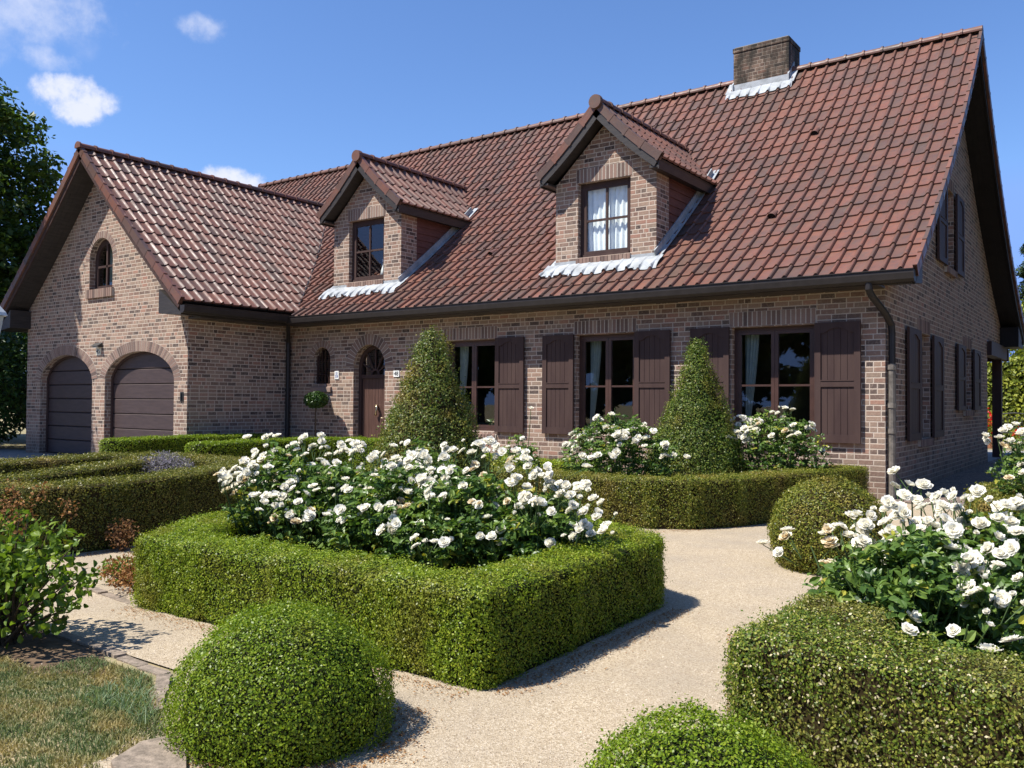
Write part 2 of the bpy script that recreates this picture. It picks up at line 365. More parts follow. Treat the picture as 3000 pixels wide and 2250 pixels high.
def offs(c, s_at, nn):
    cc, n, s = c
    x = np.interp(s_at, s, cc[:, 0])+nn*np.interp(s_at, s, n[:, 0]); z = np.interp(s_at, s, cc[:, 1])+nn*np.interp(s_at, s, n[:, 1])
    return x, z
def tiles(name, crv, mp, u0, u1, mat, parent, tw=.23, gauge=.40, flip=False, hole=None):
    c = norm_curve(crv, 1); L = c[2][-1]; nr = int(math.ceil(L/gauge)); nc = int(round((u1-u0)/tw)); tw = (u1-u0)/nc
    fr = np.array([0, .06, .12, .18, .235, .27, .29, .6, .9]); 
    hgt = np.array([.010, .026, .038, .043, .036, .020, -.006, -.006, -.002])
    if flip: fr = (1-fr)[::-1]; hgt = hgt[::-1]; fr = np.concatenate([[0], fr[:-1]]) if False else fr
    k = len(fr)
    us = np.concatenate([(i+fr)*tw for i in range(nc)]+[[nc*tw]])+u0
    hs = np.concatenate([hgt]*nc+[[hgt[0]]])
    if flip:
        us = u0+u1-us[::-1]; hs = hs[::-1]; us = np.sort(us)
        base = np.concatenate([(i+np.array([0, .06, .12, .19, .26, .33, .42, .62, .84]))*tw for i in range(nc)]+[[nc*tw]]); us = np.sort(u0+(u1-u0)-base); hs = np.concatenate([np.array([.012, .032, .042, .036, .016, .002, -.003, -.005, .0])]*nc+[[.012]])[::-1]
    nu = len(us); V = []; F = []; R = []
    tid = np.clip(((us[:-1]+us[1:])/2-u0)/tw, 0, nc-1).astype(int)
    for r in range(nr):
        s0 = r*gauge; s1 = min(L, s0+gauge+.02)
        rr = RNG.random(nc); jit = RNG.normal(0, .0025, nc)[np.append(tid, tid[-1])]; js = RNG.normal(0, .004, nc)[np.append(tid, tid[-1])]
        rows = []
        for (sv, extra) in ((s0, -.01), (s0-.0, .028), (s0+.03, .028), (s1, .002)):
            sj = np.clip(sv+js*(sv < s1), 0, L) if r > 0 else np.full(nu, max(0, sv))
            x, z = offs(c, sj, hs*(1 if extra > 0 else .3)+extra+(jit if extra > .01 else 0))
            rows.append(np.stack([us, x, z], 1))
        b = len(V)
        for row in rows: V.extend(row.tolist())
        for q in range(3):
            for i in range(nu-1):
                F.append((b+q*nu+i, b+q*nu+i+1, b+(q+1)*nu+i+1, b+(q+1)*nu+i)); R.append(rr[tid[i]])
    V = np.array(V); W = np.array([mp(*v) for v in V])
    return mesh_np(name, W, np.array(F), mat, R, None, parent, smooth=False)
def slab(mb, crv, mp, u0, u1, n0, n1, s0=0, s1=None, step=None, r=None, mi=0):
    c = norm_curve(crv, 1); L = c[2][-1]; s1 = L if s1 is None else min(s1, L)
    n = max(2, int((s1-s0)/(step or .3))+1); ss = np.linspace(s0, s1, n+1)
    xa, za = offs(c, ss, n0); xb, zb = offs(c, ss, n1)
    V = []
    for i in range(n+1):
        V += [mp(u0, xa[i], za[i]), mp(u1, xa[i], za[i]), mp(u1, xb[i], zb[i]), mp(u0, xb[i], zb[i])]
    F = [(0, 1, 2, 3), (4*n+3, 4*n+2, 4*n+1, 4*n)]
    for i in range(n):
        a = 4*i; b = a+4
        for j in range(4): F.append((a+j, b+j, b+(j+1) % 4, a+(j+1) % 4))
    mb.add(V, F, r, mi)
def ridge_caps(name, p0, p1, mat, parent, rad=.095, cap=.39):
    mb = MB(); a = Vector(p0); b = Vector(p1); L = (b-a).length; n = max(1, int(round(L/cap))); d = (b-a)/n
    sd = d.normalized().cross(Vector((0, 0, 1))).normalized()
    for i in range(n):
        q0 = a+d*i; r_ = random.random()
        for (t0, t1, ra, rb) in ((0, .94, rad, rad*.96), (.93, 1.05, rad*1.2, rad*1.2)):
            v = []; seg = 10
            for t, rd in ((t0, ra), (t1, rb)):
                for j in range(seg+1):
                    an = PI*(-.08+1.16*j/seg); v.append(q0+d*t+sd*math.cos(an)*rd*1.05+Vector((0, 0, math.sin(an)*rd)))
            mb.add(v, [(j, j+1, seg+2+j, seg+1+j) for j in range(seg)]+[list(range(seg+1)), list(range(2*seg+1, seg, -1))], r_)
    return mb.build(name, mat, parent)
def verge(name, crv, mp, ue, out, mat, parent, gauge=.40, drop=.13, bw=.11):
    mb = MB(); L = norm_curve(crv, 1)[2][-1]; n = int(L/gauge)+1
    lo, hi = (ue-.03, ue+.02) if out > 0 else (ue-.02, ue+.03)
    for i in range(n):
        s0 = i*gauge; s1 = min(L, s0+gauge)
        if s1-s0 < .03: continue
        r_ = random.choice((.02, .1, .3, .6, .85, .95)); w0, w1 = (ue-bw, ue+.021) if out > 0 else (ue-.021, ue+bw)
        slab(mb, crv, mp, lo, hi, -drop, .05, s0, s1, .25, r_)
        w0, w1 = (ue-bw, ue+.021) if out > 0 else (ue-.021, ue+bw)
        slab(mb, crv, mp, w0, w1, .030, .062, s0, s1, .25, r_)
        slab(mb, crv, mp, min(lo, w0)-.004, max(hi, w1)+.004, -drop-.012, .076, s0, s0+.05, .25, r_)
    return mb.build(name, mat, parent)

# ---------------------------------------------------------------- walls
def arch_pts(cx, zs, r, n=18): return [(cx+r*math.cos(a), zs+r*math.sin(a)) for a in [PI*i/n for i in range(n+1)]]   # right to left
def rect(x0, x1, z0, z1): return [(x0, z0), (x1, z0), (x1, z1), (x0, z1)]
def arched(x0, x1, z0, zc, n=18):
    r = (x1-x0)/2; zs = zc-r; return [(x0, z0), (x1, z0)]+arch_pts((x0+x1)/2, zs, r, n)
def wall(mb, outer, holes, fn, rev, mi=0, rmi=None):
    """fn(p,z,depth)->xyz; rev = reveal depth"""
    loops = [[Vector((p[0], p[1], 0)) for p in lp] for lp in [outer]+holes]
    tri = tessellate_polygon(loops); flat = [v for lp in loops for v in lp]
    mb.add([fn(v.x, v.y, 0) for v in flat], [list(t) for t in tri], .5, mi)
    for h in holes:
        n = len(h)
        v = [fn(p[0], p[1], 0) for p in h]+[fn(p[0], p[1], rev) for p in h]
        mb.add(v, [(i, (i+1) % n, n+(i+1) % n, n+i) for i in range(n)], .5, mi if rmi is None else rmi)
def soldiers(mb, x0, x1, z0, z1, fn, n=None, proud=.004):
    n = n or int(round((x1-x0)/.078)); w = (x1-x0)/n
    mb.prism(rect(x0, x1, z0, z1), lambda p, q, t: fn(p, q, t), -.002, .01, .5, 1)
    for i in range(n):
        mb.prism(rect(x0+i*w+.009, x0+(i+1)*w-.009, z0+.004, z1-.004), lambda p, q, t: fn(p, q, t), -proud-random.random()*.003, .01)
def evouss(mb, cx, zs, rx, rz, th, fn, a0, a1, n, proud=.004, jt=.011):
    P = lambda a, o: (cx+(rx+o)*math.cos(a), zs+(rz+o)*math.sin(a))
    m_ = 400; aa = [a0+(a1-a0)*i/m_ for i in range(m_+1)]; L = [0]
    for i in range(m_): p, q = P(aa[i], th*.3), P(aa[i+1], th*.3); L.append(L[-1]+math.hypot(p[0]-q[0], p[1]-q[1]))
    at = lambda l: float(np.interp(l, L, aa))
    for i in range(40):
        b, c = a0+(a1-a0)*i/40, a0+(a1-a0)*(i+1)/40; mb.prism([P(b, 0), P(c, 0), P(c, th), P(b, th)], lambda p, q, t: fn(p, q, t), -.002-proud+.004, .01, .5, 1)
    w = L[-1]/n
    for i in range(n):
        b, c = at(i*w+jt/2), at((i+1)*w-jt/2); mb.prism([P(b, .0), P(c, .0), P(c, th-.004), P(b, th-.004)], lambda p, q, t: fn(p, q, t), -proud-random.random()*.003, .01)
def voussoirs(mb, cx, zs, r0, r1, fn, a0=0, a1=PI, n=None, proud=.004):
    n = n or int(round((a1-a0)*r0/.072)); m_ = 30
    ring = [(cx+r0*math.cos(a0+(a1-a0)*i/m_), zs+r0*math.sin(a0+(a1-a0)*i/m_)) for i in range(m_+1)]; ro = [(cx+r1*math.cos(a0+(a1-a0)*i/m_), zs+r1*math.sin(a0+(a1-a0)*i/m_)) for i in range(m_+1)]
    for i in range(m_): mb.prism([ring[i], ring[i+1], ro[i+1], ro[i]], lambda p, q, t: fn(p, q, t), -.002, .01, .5, 1)
    for i in range(n):
        b0 = a0+(a1-a0)*(i/n)+.007/r0; b1 = a0+(a1-a0)*((i+1)/n)-.007/r0
        c0 = a0+(a1-a0)*(i/n)+.008/r1; c1 = a0+(a1-a0)*((i+1)/n)-.008/r1
        mb.prism([(cx+r0*math.cos(b0), zs+r0*math.sin(b0)), (cx+r0*math.cos(b1), zs+r0*math.sin(b1)), (cx+r1*math.cos(c1), zs+r1*math.sin(c1)), (cx+r1*math.cos(c0), zs+r1*math.sin(c0))], lambda p, q, t: fn(p, q, t), -proud-random.random()*.003, .01)

house = thing('brick_house', 'long brown brick house with red tiled roof, two dormers and an arched double garage wing', 'house', (-10, 0, 0))
FN = lambda p, z, d: (p, d, z)                     # front wall, d goes inward (+y)
FW = lambda p, z, d: (p, -2.65+d, z)               # garage gable
FS = lambda p, z, d: (-d, p, z)                    # right side wall x=0 (inward -x)
def under(cpts, off): 
    c, n, s = norm_curve(cpts, 1); return [(float(c[i][0]+n[i][0]*off), float(c[i][1]+n[i][1]*off)) for i in range(len(c))]

WINS = [(-8.28, -7.0), (-5.22, -4.03), (-2.31, -1.0)]
WZ0, WZ1 = .80, 2.57
door = arched(-10.88, -9.94, 0.02, 2.57); swin = arched(-12.16, -11.62, 1.74, 2.56, 12)
mb = MB()
wall(mb, [(-13.0, 0), (0, 0), (0, 3.3), (-13.0, 3.3)], [rect(a, b, WZ0, WZ1) for a, b in WINS]+[swin], FN, .16)
# door hole reaches the ground: own strip keeps the tessellation simple
mb2 = MB()
wall(mb2, [(-13.0, 0), (0, 0), (0, 3.3), (-13.0, 3.3)], [rect(a, b, WZ0, WZ1) for a, b in WINS]+[swin, door], FN, .18)
mb2.build('front_wall', M['brick'], house)
# right gable
side = [(0, 0), (10.4, 0), (10.4, 2.93), (13.45, 2.93)]
rr_ = [p for p in under(C_rear, -.16) if p[0] <= 13.4]; ff_ = [p for p in under(C_front, -.16) if p[0] > .02][::-1]
rr_ = [p for p in rr_ if p[0] > RY+.1]
ff_ = [p for p in ff_ if p[0] < RY-.1]
side += rr_+[(RY, RZ-.2)]+ff_+[(0, 3.3)]
SW = [(2.25, 3.3, .80, 2.57), (6.8, 7.9, 1.27, 2.57)]; UW = (4.72, 5.75, 4.0, 5.55)
mb = MB(); wall(mb, side, [rect(*w) for w in SW]+[rect(*UW)], FS, .18); mb.build('gable_wall', M['brick'], house)
# wing walls
def ellip(x0, x1, z0, zc, rise, n=26):
    cx = (x0+x1)/2; r = (x1-x0)/2; return [(x0, z0), (x1, z0)]+[(cx+r*math.cos(PI*i/n), zc-rise+rise*math.sin(PI*i/n)) for i in range(n+1)]
RISE = .66
D1 = ellip(-19.15, -16.72, .02, 2.41, RISE); D2 = ellip(-16.18, -13.47, .02, 2.42, RISE); GW = arched(-16.93, -15.93, 3.9, 5.08)
gout = [(-19.85, 0), (-13.0, 0), (-13.0, 3.3)]+[p for p in under(C_wR, -.14) if WX+.1 < p[0] < -13.02]+[(WX, WZ-.2)]+[p for p in under(C_wL, -.14)[::-1] if -19.83 < p[0] < WX-.1]+[(-19.85, 3.3)]
mb = MB(); wall(mb, gout, [D1, D2, GW], FW, .20); mb.build('garage_gable_wall', M['brick'], house)
mb = MB()
mb.add([(-13, 0, 0), (-13, -2.65, 0), (-13, -2.65, 3.3), (-13, 0, 3.3)], [(0, 1, 2, 3)])
mb.build('garage_side_wall', M['brick'], house)
mb = MB(); mb.add([(-19.85, 4, 0), (-19.85, -2.65, 0), (-19.85, -2.65, 3.3), (-19.85, 4, 3.3)], [(0, 1, 2, 3)])
mb.build('garage_side_wall', M['brick'], house)
mb = MB()
mb.add([(-21.1, 10.4, 0), (0, 10.4, 0), (0, 10.4, 3.6), (-21.1, 10.4, 3.6)], [(0, 1, 2, 3)])
lg = [(0.3, 0), (10.4, 0)]+[p for p in rr_ if p[0] < 10.3]+[(RY, RZ-.2)]+[p for p in ff_ if p[0] > .3]
mb.prism(lg, lambda p, q, t: (t, p, q), -21.1, -20.9)
mb.build('back_wall', M['brick'], house)
mb = MB()   # rooms behind the windows: dark floor, back wall and ceiling inside the shell
mb.add([(-13, 4.2, 0), (-.3, 4.2, 0), (-.3, 4.2, 2.9), (-13, 4.2, 2.9)], [(0, 1, 2, 3)])
mb.add([(-13, .3, 2.88), (-.3, .3, 2.88), (-.3, 4.2, 2.88), (-13, 4.2, 2.88)], [(0, 1, 2, 3)])
mb.add([(-13, .3, .03), (-.3, .3, .03), (-.3, 4.2, .03), (-13, 4.2, .03)], [(0, 1, 2, 3)])
mb.add([(-8.2, 3.0, 3.8), (-1, 3.0, 3.8), (-1, 3.0, 5.6), (-8.2, 3.0, 5.6)], [(0, 1, 2, 3)])
mb.build('interior', M['room'], house)

# arches, lintels, sills in brick on edge
PM = [M['piece'], M['mortar']]
mb = MB()
voussoirs(mb, -10.41, 2.10, .475, .70, FN)
mb.build('door_arch', PM, house)
mb = MB(); voussoirs(mb, -11.89, 2.29, .275, .42, FN); mb.build('window_arch', PM, house)
for x0, x1 in WINS:
    mb = MB(); soldiers(mb, x0-.04, x1+.02, 2.585, 2.815, FN); mb.build('window_lintel', PM, house)
    mb = MB(); 
    n = 16; w = (x1-x0)/n
    mb.prism([(-.035, .735), (.17, .79), (.17, .72), (-.03, .66)], lambda p, q, t: (t, p, q), x0-.02, x1+.02, .5, 1)
    for i in range(n): mb.prism([(-.05, .74), (.16, .798), (.16, .78), (-.05, .67)], lambda p, q, t: (t, p, q), x0+i*w+.006, x0+(i+1)*w-.006)
    mb.build('window_sill', PM, house)
for k, (cx, r, zs) in enumerate(((-17.935, 1.215, 1.195), (-14.825, 1.355, 1.065))):
    mb = MB()
    a0, a1 = ((.1, PI) if k == 0 else (0, PI-.1))
    evouss(mb, cx, 2.415-RISE, r+.003, RISE+.003, .235, FW, a0, a1, 44, .004 if k else .012); mb.build('garage_arch', PM, house)
mb = MB(); voussoirs(mb, -16.43, 4.58, .503, .66, FW); mb.build('window_arch', PM, house)
mb = MB()
for i in range(14):
    x = -17.0+i*.0815; mb.box(x+.006, x+.075, -2.71, -2.5, 3.70, 3.90)
mb.box(-17.0, -15.86, -2.69, -2.55, 3.71, 3.885, .5, 1); mb.build('window_sill', PM, house)
for (a, b, z0, z1) in SW+[UW]:
    mb = MB(); soldiers(mb, a-.04, b+.04, z1+.01, z1+.24, FS); mb.build('window_lintel', PM, house)
    mb = MB()
    n = 13; w = (b-a)/n
    for i in range(n): mb.box(-.1, .07, a+i*w+.005, a+(i+1)*w-.005, z0-.13, z0-.01)
    mb.box(-.1, .05, a, b, z0-.125, z0-.02, .5, 1); mb.build('window_sill', PM, house)

# ---------------------------------------------------------------- roofs
tiles('roof', C_front, MX, -21.6, .5, M['tile'], house)
main_roof = bpy.data.objects['roof']
tiles('rear_roof', C_rear, MX, -21.6, .5, M['tile'], house, gauge=.45, tw=.46)
tiles('garage_roof', C_wR, MY, -3.2, 5.1, M['tile2'], house)
tiles('garage_roof', C_wL, MY, -3.2, 4.0, M['tile2'], house, tw=.46)
ridge_caps('ridge_tile', (.52, RY, RZ+.03), (-3.2, RY, RZ+.03), M['tile2'], house)
ridge_caps('ridge_tile', (-4.5, RY, RZ+.03), (-21.6, RY, RZ+.03), M['tile2'], house)
ridge_caps('ridge_tile', (WX, 4.9, WZ+.03), (WX, -3.24, WZ+.03), M['tile2'], house)
verge('verge_tiles', C_front, MX, .5, 1, M['tile'], house, bw=.03, drop=.09); verge('verge_tiles', C_rear, MX, .5, 1, M['tile'], house, bw=.03, drop=.09)
verge('verge_tiles', C_wR, MY, -3.2, -1, M['tile'], house, bw=.06, drop=.09); verge('verge_tiles', C_wL, MY, -3.2, -1, M['tile'], house, bw=.06, drop=.09)
for cc in (C_front, C_rear):
    mb = MB(); slab(mb, cc, MX, -.02, .46, -.20, -.165)
    for i in range(1, 4): slab(mb, cc, MX, .0+i*.12-.004, .0+i*.12+.004, -.204, -.20)
    mb.build('soffit', M['soffit2'], house)
for cc in (C_wR, C_wL):
    mb = MB(); slab(mb, cc, MY, -3.17, -2.6, -.19, -.155)
    for i in range(1, 5): slab(mb, cc, MY, -3.17+i*.12-.004, -3.17+i*.12+.004, -.196, -.19)
    mb.build('soffit', M['soffit'], house)
mb = MB()   # roof underlay closes the attic
slab(mb, C_front, MX, -21.5, .45, -.05, -.02); slab(mb, C_rear, MX, -21.5, .45, -.05, -.02)
slab(mb, C_wR, MY, -3.15, 5.0, -.05, -.02); slab(mb, C_wL, MY, -3.15, 4.0, -.05, -.02)
mb.build('roof_underlay', M['black'], house)
for cc in (C_front, C_rear): mb = MB(); slab(mb, cc, MX, .435, .468, -.225, -.06); mb.build('bargeboard', M['soffit2'], house)
for cc in (C_wR, C_wL): mb = MB(); slab(mb, cc, MY, -3.178, -3.15, -.20, -.06); mb.build('bargeboard', M['wood'], house)
# boxed eaves
mb = MB(); mb.prism([(-.44, 3.04), (.0, 3.04), (.0, 3.07), (-.41, 3.07), (-.41, 3.17), (-.44, 3.17)], lambda p, q, t: (t, p, q), -12.56, .0); mb.build('boxed_eave', M['soffit'], house)
mb = MB(); mb.prism([(-.44, 3.04), (.36, 3.12), (.36, 3.55), (.1, 3.42), (-.44, 3.06)], lambda p, q, t: (t, p, q), .002, .43); mb.build('boxed_eave', M['soffit'], house)
mb = MB(); mb.prism([(-12.57, 3.04), (-13.0, 3.04), (-13.0, 3.07), (-12.60, 3.07), (-12.60, 3.17), (-12.57, 3.17)], lambda p, q, t: (p, t, q), -2.65, -.45); mb.build('boxed_eave', M['soffit'], house)
mb = MB(); mb.prism([(-12.5, 3.06), (-13.28, 3.12), (-13.28, 3.62), (-13.0, 3.45), (-12.5, 3.1)], lambda p, q, t: (p, t, q), -3.15, -2.652); mb.build('boxed_eave', M['soffit'], house)
mb = MB(); mb.prism([(-20.34, 3.06), (-19.70, 3.12), (-19.70, 3.56), (-19.85, 3.45), (-20.34, 3.1)], lambda p, q, t: (p, t, q), -3.15, -2.652); mb.build('boxed_eave', M['soffit'], house)
mb = MB(); mb.prism([(-20.34, 3.06), (-19.85, 3.06), (-19.85, 3.10), (-20.34, 3.10)], lambda p, q, t: (p, t, q), -2.65, 3.8); mb.build('boxed_eave', M['soffit'], house)
mb = MB(); mb.prism([(13.45, 3.0), (13.85, 3.0), (13.85, 3.1), (13.45, 3.1)], lambda p, q, t: (t, p, q), -3, .43); mb.build('boxed_eave', M['soffit'], house)
mb = MB(); mb.prism([(12.75, 2.9), (13.8, 2.9), (13.8, 3.12), (12.75, 3.42)], lambda p, q, t: (t, p, q), .002, .43); mb.build('boxed_eave', M['soffit2'], house)
def gutter(p0, p1, outv):
    mb = MB(); a = Vector(p0); b = Vector(p1); o = Vector(outv)
    sec = [(0, .0), (0, -.13), (.03, -.155), (.09, -.155), (.135, -.12), (.15, -.04), (.15, -.0), (.165, .006), (.165, .018), (.138, .018), (.138, -.03), (.125, -.10), (.085, -.135), (.035, -.135), (.015, -.11), (.015, 0)]
    n = len(sec); V = [q+o*s[0]+Vector((0, 0, s[1])) for q in (a, b) for s in sec]
    mb.add(V, [(i, (i+1) % n, n+(i+1) % n, n+i) for i in range(n)]+[[0, 1, 2, 3, 4, 5, 6][::-1], [n, n+1, n+2, n+3, n+4, n+5, n+6]])
    L = (b-a).length; k = int(L/.8)
    for i in range(k+1):
        q = a+(b-a)*((i+.3)/(k+1)); 
    return mb.build('gutter', M['gutter'], house)
gutter((-12.44, -.45, 3.2), (.5, -.45, 3.2), (0, -1, 0))
gutter((-12.46, -3.2, 3.24), (-12.46, -.45, 3.24), (1, 0, 0))
def pipe(pts, mats, r=.042, joints=()):
    mb = MB(); mb.tube(pts, r, 10)
    for j in joints: mb.tube([(j[0], j[1], j[2]-.035), (j[0], j[1], j[2]+.035)], r*1.25, 10)
    return mb.build('downpipe', mats, house, smooth=False)
pipe([(-.10, -.52, 3.08), (-.10, -.52, 2.98), (-.08, -.47, 2.90), (.03, -.10, 2.66), (.07, .06, 2.52), (.075, .08, 2.4), (.075, .08, 1.93)], M['gutter'], .05)
pp = pipe([(.075, .08, 1.95), (.075, .08, 0.02)], M['pipe'], .052, [(.075, .08, 1.90), (.075, .08, .98), (.075, .08, 1.35)])
pipe([(-12.62, -.36, 3.08), (-12.8, -.2, 2.85), (-12.93, -.09, 2.68), (-12.93, -.09, 0.02)], M['gutter'], .05, [(-12.93, -.09, 1.6), (-12.93, -.09, 2.5)])
# veranda beam and post at the back
mb = MB(); mb.box(-.12, .10, 10.36, 13.7, 2.58, 2.92); mb.box(-4.5, .12, 13.4, 13.62, 2.56, 2.86); mb.build('veranda_beam', M['wood'], house)
mb = MB(); mb.box(-.20, .02, 12.85, 13.07, 0, 2.58); mb.build('veranda_post', M['wood'], house)
# roof vents
for (x, y) in ((-2.13, 3.84), (-2.14, 1.44), (-10.14, 3.84), (-8.09, 1.3)):
    mb = MB(); z = zf_(y)+.03; sl = math.atan(zf_(y+.1)*10-zf_(y)*10)
    R_ = Matrix.Rotation(sl, 3, 'X'); V = []
    for i in range(9):
        a = PI*i/8
        for (yy, rr) in ((-.10, .075), (.14, .05)):
            V.append(Vector((x, y, z))+R_ @ Vector((math.cos(a)*rr, yy, math.sin(a)*rr*(1.0 if yy < 0 else .3)+.005)))
    mb.add(V, [(2*i, 2*i+1, 2*i+3, 2*i+2) for i in range(8)], .6)
    V2 = [Vector((x, y, z))+R_ @ Vector((math.cos(PI*i/8)*.06, -.085, math.sin(PI*i/8)*.06+.005)) for i in range(9)]
    mb.add(V2, [list(range(9))], .1, 1)
    mb.build('roof_vent', [M['tile'], M['black']], main_roof)

def dressed(mb, xa, xb, ya, yb, lift=.024, th=.006, wav=.025):
    # sheet beaten down over the tile rolls of the front roof slope
    c = norm_curve(C_front, 1); nt_ = int(round(22.1/.23)); tw_ = 22.1/nt_
    fr_ = [0, .06, .12, .18, .235, .27, .29, .6, .9, 1]; hg_ = [.010, .026, .038, .043, .036, .020, -.006, -.006, -.002, .010]
    n = int((xb-xa)/.012); m_ = 8; V = []
    ph = random.random()*6
    for k in range(m_+1):
        for i in range(n+1):
            x = xa+(xb-xa)*i/n; f = ((x+21.6)/tw_) % 1; y0 = ya+wav*math.sin(x*5.1+ph)*.6+wav*.5*math.sin(x*13+ph)
            y = y0+(yb-y0)*k/m_; s_ = float(np.interp(y, c[0][:, 0], c[2])); sm_ = 1.0-.8*min(1, max(0, (k/m_-.12)/.35)); up_ = .048*(1-sm_)
            row = (s_/.40) % 1; h_ = float(np.interp(f, fr_, hg_))*sm_+.030*(1-row)*(.5+.5*sm_)+lift+up_+.003*math.sin(x*31+k*2.1)+.004*math.sin(x*7+k)
            X, Z = offs(c, s_, h_); V.append((x, float(X), float(Z)))
    F_ = [(k*(n+1)+i, k*(n+1)+i+1, (k+1)*(n+1)+i+1, (k+1)*(n+1)+i) for k in range(m_) for i in range(n)]
    mb.add(V, F_, .5)
# ---------------------------------------------------------------- chimney
ch = (-4.48, -3.22, 5.56, 6.32)
mb = MB(); mb.box(ch[0], ch[1], ch[2], ch[3], 7.9, 9.34); mb.box(ch[0]-.015, ch[1]+.015, ch[2]-.015, ch[3]+.015, 9.34, 9.44)
chimney = mb.build('chimney', M['chimney'], house)
mb = MB(); mb.box(ch[0]+.02, ch[1]-.02, ch[2]+.02, ch[3]-.02, 9.441, 9.47); mb.build('chimney_cap', M['concrete'], chimney)
mb = MB()
cf = [(y, zf_(y)) for y in np.linspace(5.36, 5.57, 6)]
dressed(mb, ch[0]-.12, ch[1]+.12, 5.36, 5.57)
mb.box(ch[0]-.02, ch[1]+.02, 5.535, 5.56, 8.30, 8.60)
cf = [(y, zf_(y)) for y in np.linspace(5.5, 5.83, 6)]
slab(mb, cf, MX, ch[0]-.16, ch[0], .05, .066); slab(mb, cf, MX, ch[1], ch[1]+.14, .05, .066)
mb.prism([(5.5, 8.3), (5.9, 8.7), (5.9, 8.98), (5.5, 8.60)], lambda p, q, t: (t, p, q), ch[1]-.01, ch[1]+.02)
mb.prism([(5.5, 8.3), (5.9, 8.7), (5.9, 8.98), (5.5, 8.60)], lambda p, q, t: (t, p, q), ch[0]-.02, ch[0]+.01)
mb.build('chimney_flashing', M['lead'], chimney)

# ---------------------------------------------------------------- windows
def frame_box(mb, x0, x1, z0, z1, y0, y1, w, fn):
    for (a, b, c, d) in ((x0, x0+w, z0, z1), (x1-w, x1, z0, z1), (x0+w, x1-w, z0, z0+w), (x0+w, x1-w, z1-w, z1)):
        mb.prism(rect(a, b, c, d), lambda p, q, t: fn(p, q, t), y0, y1, .5)
def casement(fn, x0, x1, z0, z1, dep, mids=(1.65,), cols=2, parent=house, vbar=False):
    mb = MB()
    frame_box(mb, x0, x1, z0, z1, dep, dep+.07, .055, fn)
    w = (x1-x0-.11)/cols
    gl = MB()
    for c in range(cols):
        a = x0+.055+c*w+.002; b = a+w-.004
        frame_box(mb, a, b, z0+.057, z1-.057, dep+.005, dep+.055, .055, fn)
        for zm in mids: mb.prism(rect(a+.055, b-.055, zm-.016, zm+.016), fn, dep+.012, dep+.048, .5)
        gl.add([fn(a+.05, z0+.1, dep+.03), fn(b-.05, z0+.1, dep+.03), fn(b-.05, z1-.1, dep+.03), fn(a+.05, z1-.1, dep+.03)], [(0, 1, 2, 3)])
    o = mb.build('window', M['frame'], parent)
    if parent is house: gl.build('pane', M['glass'], o)
    return o, gl
def curtain(name, fn, pts_top, pts_bot, z0, z1, dep, mat, parent, waves=7, amp=.03, n=60):
    V = []; rows = 8
    for j in range(rows+1):
        t = j/rows
        a = pts_top[0]+(pts_bot[0]-pts_top[0])*t; b = pts_top[1]+(pts_bot[1]-pts_top[1])*(t**1.3)
        for i in range(n+1):
            s = i/n; V.append(fn(a+(b-a)*s, z1+(z0-z1)*t, dep+amp*math.sin(s*waves*2*PI+.6*math.sin(3*t))+amp*.4*math.sin(s*waves*5.1)))
    F = [(j*(n+1)+i, j*(n+1)+i+1, (j+1)*(n+1)+i+1, (j+1)*(n+1)+i) for j in range(rows) for i in range(n)]
    mb = MB(); mb.add(V, F, .5); return mb.build(name, mat, parent, smooth=True)
for x0, x1 in WINS:
    o, gl = casement(FN, x0, x1, WZ0, WZ1, .12)
    curtain('curtain', FN, (x0+.1, x0+.33), (x0+.1, x0+.15), .85, 2.5, .34, M['curtain2'], o, 4, .02)
# shutters
def shutter_mesh():
    """leaf 0.66 wide, x 0..0.66, z 0..1.79, front at y=-.07"""
    mb = MB(); W = .66; H = 1.79
    n = 5; a = .09; w = (W-2*a)/n
    for i in range(n):
        mb.box(a+i*w+.003, a+(i+1)*w-.003, -.052, -.035, .06, H-.06, .5)
    mb.box(a-.01, W-a+.01, -.045, -.032, .05, H-.05, .3)
    mb.box(0, a, -.072, -.03, 0, H, .5); mb.box(W-a, W, -.072, -.03, 0, H, .5)
    mb.box(a, W-a, -.070, -.03, 0, .12, .5); mb.box(a, W-a, -.070, -.03, .83, .93, .5)
    mb.box(a, W-a, -.078, -.07, .915, .93, .5)
    N = 12; pts = [(a, H), (W-a, H)]
    for i in range(N+1):
        t = i/N; x = W-a-(W-2*a)*t; k = max(0, math.sin(PI*min(1, max(0, (t-.12)/.76)))); pts.append((x, H-.16+.075*k**.8))
    mb.prism(pts, lambda p, q, t: (p, t, q), -.070, -.03, .5)
    for z in (.25, H-.3): mb.box(.01, .05, -.03, .0, z-.03, z+.03, .5)
    return mb
sm = shutter_mesh(); sh0 = sm.build('shutter', M['wood'], None)
first = [True]
def place_shutter(mat, z=None):
    if first[0]: o = sh0; first[0] = False
    else: o = sh0.copy(); COL.objects.link(o)
    o.parent = house; o.matrix_local = Matrix.Translation(-Vector((-10, 0, 0))) @ mat
    o.name = 'shutter' if o is sh0 else o.name; return o
for x0, x1 in WINS:
    place_shutter(Matrix.Translation((x0-.68, 0, .79))); place_shutter(Matrix.Translation((x1+.015, 0, .79)))
RS = Matrix.Rotation(PI/2, 4, 'Z')
